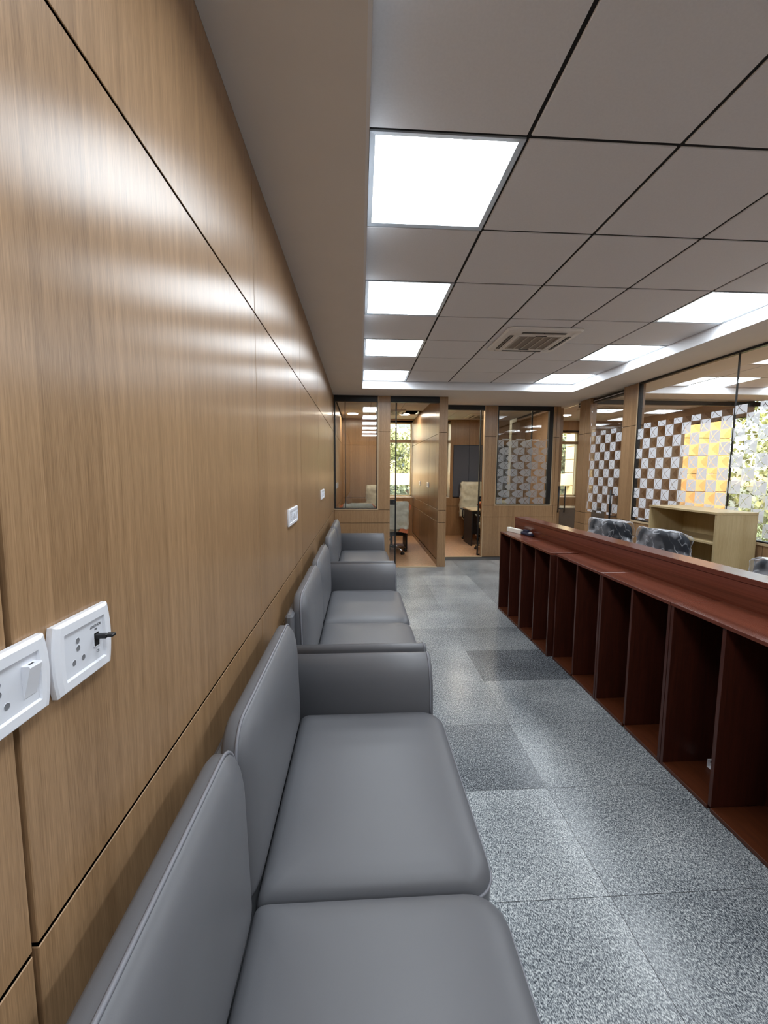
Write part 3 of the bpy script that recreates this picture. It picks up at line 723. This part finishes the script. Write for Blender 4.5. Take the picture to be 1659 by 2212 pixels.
# ------------------------------------------------------------------ mahogany bookcases
def bookcase(label, y1, y0, xf, h=.865, d=.27):
    t = thing('bookcase', (xf, (y0+y1)/2, 0), label, 'bookcase', 'open mahogany bookcases standing in a row')
    w = (y1-y0)/2; k = .018
    m = MB(); m.box(-.004, -w, h-k, d, w, h, 0, .0012); m.build('top_panel', MAHOG_Y, t)
    for s in (-1, 1):
        m = MB(); m.box(0, s*w, .0, d-.006, s*(w-k), h-k, 0, .001); m.build('side_panel', MAHOG_Z, t)
    m = MB(); m.box(.004, -k/2, .022, d-.008, k/2, h-k, 0, .001); m.build('divider', MAHOG_Z, t)
    for a, b in ((-w+k, -k/2), (k/2, w-k)):
        m = MB(); m.box(0.0, a, .004, d-.008, b, .022, 0, .001); m.build('bottom_panel', MAHOG_F, t)
    m = MB(); m.box(d-.008, -w, .0, d, w, h-k, 0, .0); m.build('back_panel', MAHOG_Z, t)
    return t
bookcase('mahogany bookcase at the end of the row nearest the offices', 4.37, 3.772, 1.935, d=.2)
bookcase('mahogany bookcase, second from the office end, standing slightly forward', 3.768, 3.17, 1.935, d=.226)
bookcase('mahogany bookcase in the middle of the row, just past the step', 3.128, 2.526, 1.965, d=.224)
bookcase('mahogany bookcase second from the picture edge', 2.522, 1.925, 1.965, d=.248)
bookcase('mahogany bookcase cut by the picture edge, white bracket inside', 1.921, 1.322, 1.965, d=.272)
# reception counter with raised ledge
ct = thing('reception_counter', (2.2325, 2.3, 0), 'long mahogany reception counter with raised ledge behind the bookcases', 'counter', None, math.radians(2.46))
m = MB(); m.box(-.004, -1.9, .985, .14, 2.19, 1.012, 0, .0015); m.build('ledge_top', MAHOG_Y, ct)
m = MB(); m.box(0, -1.9, .0, .018, 2.19, .985, 0, .001); m.build('front_panel', MAHOG_Y, ct)
m = MB(); m.box(.018, 2.172, 0, .136, 2.19, .985, 0, .001); m.box(.118, -1.9, .70, .136, 2.172, .985, 0, .001); m.build('ledge_support', MAHOG_Z, ct)
m = MB(); m.box(.136, -1.9, .70, .40, 2.14, .725, 0, .0015); m.build('worktop', MAHOG_Y, ct)
for a, b_ in ((2.10, 2.122), (-1.9, -1.88)):
    m = MB(); m.box(.136, a, 0, .38, b_, .70, 0, .001); m.build('end_panel', MAHOG_Z, ct)
# things on / in the bookcases
b = thing('carton', (2.066, 4.29, .865), 'small white oblong carton lying on the mahogany bookcase tops', 'box', None, math.radians(14))
m = MB(); m.box(-.022, -.12, 0, .022, .12, .044, 0, .002); m.build('box', plain('white card', (235, 232, 222), .45), b)
m = MB(); m.disc((0, -.1205, .022), 'y', .012, 16, 0); m.build('opening', plain('carton shade', (150, 142, 120), .7), b)
b = thing('pouch', (2.116, 4.09, .865), 'small dark blue pouch beside the white carton', 'pouch', None, math.radians(10))
m = MB(); rings = [[(x, y, z) for x, y in rrect(.022-i, .09-i, .015, 4)] for z, i in ((0, .004), (.008, 0), (.024, 0), (.032, .008))]
m.loft(rings, 0, True); m.box(-.018, -.02, .03, .018, .05, .056, 0, .005); m.build('cloth', NAVY, b)
m = MB(); m.box(-.022, -.085, .031, .0, -.045, .034); m.box(.004, -.06, .031, .02, -.03, .036); m.build('tag', WHITEPL, b)
b = thing('angle_bracket', (2.222, 1.86, .022), 'white metal angle bracket inside the bookcase at the picture edge', 'bracket')
m = MB(); m.box(-.055, -.06, .0005, -.004, 0, .0035, 0, .0008); m.box(-.055, -.003, .0035, -.004, 0, .042, 0, .0008); m.build('plate', WHITEPL, b)
m = MB(); m.disc((-.036, -.0033, .026), 'y', .005, 12); m.build('screw_hole', DARKHOLE, b)
m = MB(); m.disc((-.03, -.035, .0038), 'z', .005, 12); m.build('screw_hole', DARKHOLE, b)

# ------------------------------------------------------------------ light oak bookcase against the patterned window
oc = thing('oak_bookcase', (3.54, 3.85, 0), 'light oak laminate bookcase with open shelves under the checkered window', 'bookcase')
W = .425; D = .385; H = 1.165; k = .02
m = MB(); m.box(-.004, -W-.003, H-k, D, W+.003, H, 0, .0015); m.build('top_panel', LOAK_Y, oc)
for s in (-1, 1): m = MB(); m.box(0, s*W, 0, D-.006, s*(W-k), H-k, 0, .001); m.build('side_panel', LOAK, oc)
for z in (.06, .335, .61, .872): m = MB(); m.box(.003, -W+k, z, D-.01, W-k, z+k, 0, .001); m.build('shelf', LOAK_Y, oc)
m = MB(); m.box(D-.008, -W, 0, D, W, H-k); m.build('back_panel', LOAK, oc)

# ------------------------------------------------------------------ office chairs
def wrinkle(v, amp, f, seed):
    from mathutils import noise
    n = noise.noise_vector(Vector(v)*f + Vector((seed, seed*2, 0)))
    return Vector(v) + n*amp
def chair_base(t, zc=.40, r=.29, metal=CHROME):
    m = MB()
    for k in range(5):
        a = 2*PI*k/5 + .3
        m.tube([(0.02*math.cos(a), .02*math.sin(a), .125), (r*.5*math.cos(a), r*.5*math.sin(a), .115), (r*math.cos(a), r*math.sin(a), .075)], [.024, .020, .016], 8)
    m.cyl((0, 0, .09), (0, 0, .15), .035, .03, 14); m.build('star_base', metal, t)
    for k in range(5):
        a = 2*PI*k/5 + .3; x, y = r*math.cos(a), r*math.sin(a); m = MB()
        for s in (-1, 1):
            o = Vector((-math.sin(a), math.cos(a), 0))*.017*s
            m.cyl((x+o.x*.4, y+o.y*.4, .028), (x+o.x*1.6, y+o.y*1.6, .028), .027, n=14)
        m.cyl((x, y, .04), (x, y, .078), .008, n=8); m.build('caster', BLACKPL, t)
    m = MB(); m.cyl((0, 0, .14), (0, 0, zc), .026, .02, 14); m.build('gas_column', BLACKPL, t)
def slab(m, cx, cz, hw, hh, y0, y1, r, lean=0.0, bow=0.0, mi=0):
    """upholstered slab in the XZ plane, thickness along Y"""
    rings = []; n = 7
    th = y1-y0
    for f, ins in ((0, .03), (.12, .012), (.3, 0), (.7, 0), (.88, .012), (1, .03)):
        rings.append([(cx+x, y0+th*f + lean*(z+hh) + bow*(x/hw)**2, cz+z) for x, z in rrect(hw-ins, hh-ins, r, n)])
    m.loft(rings, mi, True)
def seat_slab(m, hw, hd, z0, z1, r=.08):
    rings = [[(x, y, z0+(z1-z0)*f) for x, y in rrect(hw-i, hd-i, r, 6)] for f, i in ((0, .03), (.2, .008), (.5, 0), (.8, .008), (1, .035))]
    m.loft(rings, 0, True)
def cover_mesh(cx, cz, hw, hh, y0, y1, r, lean, amp, seed, bow=0.0, flare=.0):
    """loose plastic bag pulled over a backrest"""
    m = MB(); rings = []; n = 40
    for i in range(26):
        f = i/25.0; z = cz+hh+.012 - f*(2*hh+.02)
        w = hw + .012 + flare*f; 
        tz = max(0.0, 1 - f*10); w -= r*.5*tz*tz; d = (y1-y0)/2 + .012 - .02*tz; ring = []
        for k in range(n):
            a = 2*PI*k/n; c, s_ = math.cos(a), math.sin(a)
            x = w*math.copysign(abs(c)**.45, c); y = d*math.copysign(abs(s_)**.45, s_)
            p = (cx+x, (y0+y1)/2 + y + lean*(z-cz+hh) + bow*(x/hw)**2, z)
            ring.append(wrinkle(wrinkle(p, amp, 9.0, seed), amp*.6, 24.0, seed+3))
        rings.append(ring)
    m.loft(rings, 0, True, caps=False)
    m.add(rings[0], [tuple(range(n))], 0, True)
    return m
def desk_chair(label, loc, rz, group, hh=.25, zc=.75, hw=.27, seed=1):
    """task chair: faces local +Y side is the sitter's front; back at -Y"""
    t = thing('office_chair', loc, label, 'office chair', group, rz)
    chair_base(t)
    m = MB(); seat_slab(m, .25, .25, .42, .50); m.build('seat', CHAIRFAB, t)
    m = MB(); slab(m, 0, zc, hw, hh, -.27, -.21, .09, -.06, -.03); m.build('backrest', CHAIRFAB, t)
    m = MB(); m.tube([(0, -.2, .42), (0, -.29, .48), (0, -.29, zc)], .02, 8); m.build('back_support', BLACKPL, t)
    for s in (-1, 1):
        m = MB(); m.tube([(s*.25, 0, .44), (s*.30, 0, .5), (s*.30, 0, .64)], .014, 8); m.box(s*.30-.035, -.12, .64, s*.30+.035, .12, .665, 0, .01); m.build('armrest', BLACKPL, t)
    cover_mesh(0, zc, hw, hh, -.275, -.205, .09, -.06, .022, seed, -.03, .01).build('plastic_wrap', WRAP, t)
    return t
GC = 'plastic wrapped desk chairs behind the counter'
desk_chair('dark chair back under clear plastic, behind the counter by the glass door', (2.86, 4.27, 0), math.radians(103), GC, hh=.24, zc=.745, hw=.28, seed=2)
desk_chair('dark chair back in loose clear plastic before the light oak bookcase', (2.86, 3.52, 0), math.radians(96), GC, hh=.24, zc=.745, hw=.275, seed=11)
cc = desk_chair('navy chair with white plastic cut by the picture edge, behind the counter', (2.86, 2.30, 0), math.radians(100), GC, hh=.24, zc=.70, hw=.27, seed=23)

def office_chair(label, loc, rz, group, top=.98, hw=.27, seed=1, head=False, orange=True):
    t = thing('office_chair', loc, label, 'office chair', group, rz); chair_base(t, .42)
    m = MB(); seat_slab(m, hw-.005, .26, .42, .53, .07); m.build('seat', CREAMFAB, t)
    m = MB(); z0 = .50; slab(m, 0, (top+z0)/2, hw, (top-z0)/2, -.30, -.22, .05, -.05, -.02); m.build('backrest', CREAMFAB, t)
    if head: m = MB(); slab(m, 0, top-.09, hw-.05, .08, -.33, -.24, .04, -.05, -.02); m.build('headrest', CREAMFAB, t)
    for s in (-1, 1):
        m = MB(); ax = s*(hw+.02); m.tube([(s*.22, .02, .44), (ax, .02, .5), (ax, .02, .66)], .016, 8); m.box(ax-.03, -.12, .66, ax+.03, .16, .69, 0, .01); m.build('armrest', BLACKPL, t)
    c = cover_mesh(0, (top+z0)/2, hw, (top-z0)/2, -.305, -.215, .05, -.05, .02, seed, -.02, .02).build('plastic_wrap', CREAMPL, t)
    if orange:
        for s in (-1, 1):
            m = MB(); zz = top-.03
            m.loft([[wrinkle((s*(hw-.03)+dx, -.29+dy, zz+dz), .012, 20, seed) for dx, dy, dz in ((-.03, -.04, .03), (.03, -.04, .03), (.03, .06, .03), (-.03, .06, .03))],
                    [wrinkle((s*(hw+.05)+dx, -.29+dy, zz-.05+dz), .012, 20, seed) for dx, dy, dz in ((-.03, -.05, .02), (.02, -.05, .02), (.02, .05, .02), (-.03, .05, .02))],
                    [wrinkle((s*(hw+.03)+dx, -.29+dy, zz-.11+dz), .012, 20, seed) for dx, dy, dz in ((-.02, -.03, 0), (.02, -.03, 0), (.02, .03, 0), (-.02, .03, 0))]], 0, False)
            m.build('corner_foam', ORANGE, t)
        m = MB(); m.loft([[wrinkle((hw-.09+dx, -.31+dy, .56+dz), .01, 20, seed) for dx, dy, dz in ((0, 0, 0), (.12, 0, .05), (.12, .1, .05), (0, .1, 0))],
                          [wrinkle((hw-.15+dx, -.31+dy, .46+dz), .01, 20, seed) for dx, dy, dz in ((0, 0, -.02), (.16, 0, -.06), (.16, .1, -.06), (0, .1, -.02))]], 0, False)
        m.build('seat_foam', ORANGE, t)
    return t
GA = 'cream wrapped chairs in the office beside the oak wall'
office_chair('cream wrapped chair with orange foam corners, behind the narrow office window', (.365, 7.66, 0), 0, GA, .93, .26, 3)
office_chair('cream wrapped chair with orange foam, seen in the open glass doorway', (.985, 7.56, 0), math.radians(5), GA, .965, .235, 5)
office_chair('tall cream wrapped chair behind the desk, beside the oak wall', (.80, 9.02, 0), math.radians(180), GA, 1.19, .25, 8, True, False)
GB = 'cream wrapped chairs in the middle office'
office_chair('tall cream wrapped chair behind the desk in the middle office', (3.0, 9.15, 0), math.radians(180), GB, 1.27, .26, 9, True, False)
office_chair('wrapped chair half hidden by the black door profile of the middle office', (2.93, 7.72, 0), math.radians(-6), GB, .98, .25, 14)

# ------------------------------------------------------------------ desks
def desk(label, x0, x1, y0, y1, endx):
    t = thing('desk', ((x0+x1)/2, (y0+y1)/2, 0), label, 'desk'); L = t.location; W = (x1-x0)/2; D = (y1-y0)/2
    m = MB(); m.box(-W, -D, .725, W, D, .75, 0, .002); m.build('desktop', DESKTOP, t)
    for s in (-1, 1):
        m = MB(); m.box(s*(W-.02), -D+.03, 0, s*(W-.045), D-.03, .725, 0, .002); m.build('end_panel', DESKDARK, t)
    m = MB(); m.box(-W+.045, D-.24, .2, W-.045, D-.22, .725, 0, .001); m.build('modesty_panel', DESKDARK, t)
    m = MB(); m.box(-W+.045, -D+.05, .66, W-.045, -D+.09, .725, 0, .002); m.build('rail', BLACKAL, t)
desk('pale topped desk with charcoal end panels in the office beside the oak wall', .1, 1.345, 7.90, 8.58, 1)
desk('pale topped desk with charcoal end panel in the middle office', 2.64, 3.85, 8.14, 8.82, -1)
# low cabinet beyond the corner door
cb = thing('low_cabinet', (4.9, 8.6, 0), 'low dark grey cabinet beyond the corner glass door', 'cabinet')
m = MB(); m.box(-.65, -.25, .05, .65, .25, .75, 0, .004); m.build('body', plain('dark grey laminate', (70, 68, 66), .4), cb)
m = MB(); m.box(-.67, -.27, .75, .67, .27, .775, 0, .003); m.build('top', plain('dark grey top', (84, 82, 80), .3), cb)

# ------------------------------------------------------------------ switch plates (local: X = out of the wall, Y along it, Z up)
def plate(label, loc, rz, w, h, mods, group=None, detail=True):
    t = thing('switch_plate', loc, label, 'switch', group, rz); m = MB()
    # frame: bowed upper face, rounded ends
    prof = []
    N = 10
    def ring(hw, hh, x, bow):
        pts = []
        for i in range(N+1): z = -hh + 2*hh*i/N; pts.append((x, hw - bow*(z/hh)**2, z))
        for i in range(N+1): z = hh - 2*hh*i/N; pts.append((x, -hw + bow*(z/hh)**2, z))
        return pts
    rings = [ring(w/2, h/2, .001, .006), ring(w/2, h/2, .008, .006), ring(w/2-.002, h/2-.002, .0105, .006), ring(w/2-.010, h/2-.004, .0125, .005), ring(w/2-.018, h/2-.016, .0125, .0015), ring(w/2-.020, h/2-.018, .009, .0)]
    m.loft(rings, 0, False, caps=False); m.add(rings[0], [tuple(range(len(rings[0])))], 0)
    m.build('frame', WHITEPL, t)
    iw, ih = w/2-.020, h/2-.018
    m = MB(); m.box(.001, -iw, -ih, .0092, iw, ih, 0, .0004); ins = m.build('insert', WHITEPL2, t)
    for kind, y in mods:
        if kind == 'socket':
            m = MB()
            for dy, dz, r in ((0, .0145, .0042), (0, .0035, .0042), (-.0095, -.014, .0042), (.0095, -.014, .0042)):
                m.disc((.0094, y+dy, dz), 'x', r, 16, 0)
                m.loft([[(.0095, y+dy+r*1.15*math.cos(a*PI/8), dz+r*1.15*math.sin(a*PI/8)) for a in range(16)], [(.0099, y+dy+r*math.cos(a*PI/8), dz+r*math.sin(a*PI/8)) for a in range(16)]], 1, True, caps=False)
            m.build('socket_holes', [SHADOWGREY, WHITEPL2], ins)
        elif kind == 'rocker':
            m = MB(); m.prism([(.0092, -.021), (.0092, .021), (.0165, .021), (.0195, .0195), (.0095, -.021)], 'y', y-.0085, y+.0085, 0) if False else None
            pr = [(.009, -.020), (.009, .021), (.0185, .021), (.0195, .019), (.0100, -.019)]
            m.loft([[(a, y-.0095, b) for a, b in pr], [(a, y+.0095, b) for a, b in pr]], 0, False); ro = m.build('rocker', WHITEPL, t)
            m = MB(); m.box(.0125, y-.0032, .0211, .0150, y+.0032, .0213, 0); m.build('mark', DARKHOLE, ro)
        elif kind == 'usb':
            m = MB(); m.box(.0090, y-.006, -.010, .0094, y+.006, .010, 0); m.box(.0092, y-.0068, -.0108, .0104, y-.006, .0108, 1); m.box(.0092, y+.006, -.0108, .0104, y+.0068, .0108, 1); m.box(.0092, y-.0068, -.0108, .0104, y+.0068, -.010, 1)
            m.build('key_slot', [DARKHOLE, WHITEPL], ins)
            m = MB(); m.box(.0095, y-.0045, .002, .026, y+.0045, .0085, 0, .001); m.box(.022, y-.002, .003, .034, y+.009, .0075, 0, .001); m.build('black_lever', BLACKPL, t)
    return t
RZ0 = 0.0
plate('white socket plate with rocker switch, cut by the picture edge', (0, .466, 1.255), 0, .128, .096, [('rocker', .030), ('socket', -.012)], 'white plates on the oak wall')
sb = plate('white socket plate with black lever beside the rocker plate', (0, .597, 1.253), 0, .125, .098, [('socket', -.014), ('usb', .026)], 'white plates on the oak wall')
def text(s, size, loc, parent, mat):
    cu = bpy.data.curves.new('lettering', 'FONT'); cu.body = s; cu.size = size; cu.align_x = 'CENTER'; cu.extrude = .0001
    o = bpy.data.objects.new('lettering', cu); C.objects.link(o); o.data.materials.append(mat); o.parent = parent
    o.rotation_euler = (PI/2, 0, PI/2)
    bpy.context.view_layer.update(); me = bpy.data.meshes.new_from_object(o.evaluated_get(bpy.context.evaluated_depsgraph_get()))
    bpy.data.objects.remove(o); o = bpy.data.objects.new('lettering', me); C.objects.link(o); o.parent = parent
    if not me.materials: me.materials.append(mat)
    o.location = loc; o.rotation_euler = (PI/2, 0, PI/2)
LET = plain('grey print', (70, 72, 78), .6)
ins = [c for c in sb.children if c.name.startswith('insert')][0]
text('ANCHOR', .0058, (.0095, .026, .0195), ins, LET); text('USB', .0035, (.0095, .026, .0150), ins, LET); text('CE', .0055, (.0095, .028, -.0205), ins, LET)
plate('wide white switch plate on the oak wall above the middle sofa', (0, 2.467, 1.243), 0, .32, .098, [('rocker', .09), ('socket', -.08), ('rocker', .06), ('socket', .02), ('rocker', -.02)], 'white plates on the oak wall')
plate('small white plate on the oak wall just before the office partition', (0, 4.40, 1.265), 0, .34, .098, [('rocker', .09), ('socket', .03), ('rocker', -.06)], 'white plates on the oak wall')
GP = 'plates inside the office'
plate('white plate low on the oak wall inside the office, first of the pair', (0, 6.92, 1.265), 0, .16, .10, [('rocker', .02)], GP)
plate('white plate low on the oak wall inside the office, deeper one of the pair', (0, 7.36, 1.265), 0, .16, .10, [('rocker', .02)], GP)
plate('white plate on the divider wall close to the door opening', (1.649, 7.5, 1.272), PI, .22, .095, [('rocker', .05), ('socket', -.04)], GP)
plate('white plate on the divider wall close to the office window', (1.649, 8.55, 1.272), PI, .22, .095, [('rocker', .05), ('socket', -.04)], GP)

# ------------------------------------------------------------------ outside
mb = MB(); mb.box(-60, OUT+1.5, -6.2, 80, 90, -6.0); tag(mb.build('ground_outside', GRASSM), kind='structure')
pw = MB(); pw.box(-3, 13.0, 1.085, 16, 13.25, 1.465, 0, .01); tag(pw.build('parapet_beam', STONE), 'cream stone beam outside the office windows', kind='structure')
pw = MB()
for k in range(13): pw.box(7.2, 12.8, -1.0+.42*k, 8.6, 13.4, -1.0+.42*k+.405, 0, .008)
tag(pw.build('column_cladding', STONE), 'cream stone clad column outside the far window', kind='structure')
pw = MB()
for k in range(8): pw.box(7.3, 8.9, -.1+.4*k, 8.72, 9.3, -.1+.4*k+.388, 0, .006)
tag(pw.build('wall_outside_stone', plain('golden stone cladding', (190, 146, 90), .8, .2, noise=.06, nscale=8.0)), 'sunlit cream stone wall outside beyond the glass screen', kind='structure')
def tree(label, x, y, z, r, h, mat, seed):
    t = thing('tree', (x, y, -6.0), label, 'tree', 'trees outside the office windows'); R = random.Random(seed)
    m = MB(); m.tube([(0, 0, 0), (.1, .05, (z+6)*.6), (.0, 0, z+6)], [.22, .16, .06], 8); m.build('trunk', BARK, t)
    m = MB()
    blobs = [(R.uniform(-r, r)*.6, R.uniform(-r, r)*.6, z+6+R.uniform(-h, h)*.8, R.uniform(.3, .55)*r) for _ in range(16)]
    for bx, by, bz, br in blobs:
        for _ in range(420):
            d = Vector((R.gauss(0, 1), R.gauss(0, 1), R.gauss(0, 1))); d.normalize()
            p = Vector((bx, by, bz)) + d*br*R.uniform(.75, 1.05); u = d.orthogonal().normalized(); w = d.cross(u)
            a = R.uniform(0, 2*PI); u2 = u*math.cos(a)+w*math.sin(a); w2 = -u*math.sin(a)+w*math.cos(a); d2 = d*R.uniform(-.6, .6)
            s = R.uniform(.045, .095)
            m.add([p-u2*s, p+w2*s*.6+d2*s, p+u2*s, p-w2*s*.6-d2*s], [(0, 1, 2, 3)])
    m.build('crown', mat, t)
tree('pale green tree outside the bright office window', 2.5, 19, 1.9, 1.5, 1.6, LEAF2, 1)
tree('dense green tree low outside the bright office window', .6, 15.0, .0, 1.7, 1.5, LEAF, 2)
tree('green tree outside the middle office window', 5.2, 24, 1.2, 2.0, 2.2, LEAF, 3)
tree('dense tree beyond the corner glass door', 8.0, 15.5, .6, 1.9, 2.0, LEAF, 4)
tree('pale tree beyond the corner glass door', 11.0, 21, 2.6, 2.2, 2.2, LEAF2, 5)
tree('tree beyond the long checkered window', 12.6, 9.6, .9, 2.0, 2.2, LEAF2, 6)
LEAF3 = plain('olive leaf green', (128, 132, 78), .6, .3, noise=.4, nscale=1.6)
tree('tall olive green tree beyond the glazing joint of the checkered window', 12.2, 14.0, 2.2, 2.4, 2.6, LEAF3, 7)
tree('olive green tree by the picture edge beyond the checkered window', 16.6, 12.4, 1.6, 2.6, 2.8, LEAF3, 8)
bd = thing('apartment_building', (3.0, 34, -6), 'cream apartment building behind the trees outside', 'building')
m = MB(); m.box(-16, 0, 0, 16, 10, 22); m.build('wall', FACADE, bd)
for i in range(12):
    for j in range(6):
        x = -14.5+i*2.6; z = 1.2+j*3.3; m = MB(); m.box(x-.75, -.06, z, x+.75, .02, z+1.6, 0)
        for q in (-.78, -.03, .72): m.box(x+q, -.12, z-.05, x+q+.06, .0, z+1.65, 1)
        m.box(x-.78, -.12, z+.8, x+.78, 0, z+.86, 1); m.build('window', [WINDARK, FACADE2], bd)
m = MB()
for j in range(7): m.box(-16, -.35, .2+j*3.3, 16, .0, .55+j*3.3)
m.build('ledge', FACADE2, bd)

# ------------------------------------------------------------------ world, sun, camera
w = bpy.data.worlds.new('sky'); bpy.context.scene.world = w; w.use_nodes = True; nt = w.node_tree; nt.nodes.clear()
g = G(nt); sk = g.n('ShaderNodeTexSky', sky_type='NISHITA'); sk.sun_disc = False; sk.sun_elevation = math.radians(42); sk.sun_rotation = math.radians(200); sk.air_density = 1.2; sk.dust_density = 2.5
bg = g.n('ShaderNodeBackground'); bg.inputs[1].default_value = 1.0; g.l(sk.outputs[0], bg.inputs[0]); wo = g.n('ShaderNodeOutputWorld'); g.l(bg.outputs[0], wo.inputs[0])
sd = bpy.data.lights.new('sun', 'SUN'); sd.energy = 1.7; sd.angle = .02; sd.color = (1.0, .90, .72)
so = bpy.data.objects.new('sun', sd); C.objects.link(so); so.rotation_euler = Vector((.35, .75, -.75)).to_track_quat('-Z', 'Y').to_euler(); so.location = (0, -10, 20)

F, PITCH, YAW, ROLL = 888.4991607858952, 0.09780321309397007, 0.05764340588558395, 0.005548466090912296
cp, sp, cy, sy, cr, sr = math.cos(PITCH), math.sin(PITCH), math.cos(YAW), math.sin(YAW), math.cos(ROLL), math.sin(ROLL)
fw = Vector((sy*cp, cy*cp, -sp)); rt = Vector((cy, -sy, 0)); up = rt.cross(fw)
r2 = cr*rt + sr*up; u2 = -sr*rt + cr*up
cd = bpy.data.cameras.new('camera'); co = bpy.data.objects.new('camera', cd); C.objects.link(co)
M = Matrix((r2, u2, -fw)).transposed().to_4x4(); M.translation = Vector((.4074, 0, 1.5071)); co.matrix_world = M
cd.sensor_fit = 'HORIZONTAL'; cd.sensor_width = 36.0; cd.lens = F*36.0/1659.0; cd.clip_start = .02; cd.clip_end = 300
sc = bpy.context.scene; sc.camera = co
sc.view_settings.view_transform = 'Standard'; sc.view_settings.look = 'None'; sc.view_settings.gamma = 1.0; sc.view_settings.use_curve_mapping = False
sc.view_settings.exposure = 0.55
try:
    sc.cycles.max_bounces = 10; sc.cycles.diffuse_bounces = 5; sc.cycles.glossy_bounces = 4; sc.cycles.transparent_max_bounces = 24; sc.cycles.transmission_bounces = 6
    sc.cycles.sample_clamp_indirect = 6.0; sc.cycles.caustics_reflective = False; sc.cycles.caustics_refractive = False
except Exception: pass
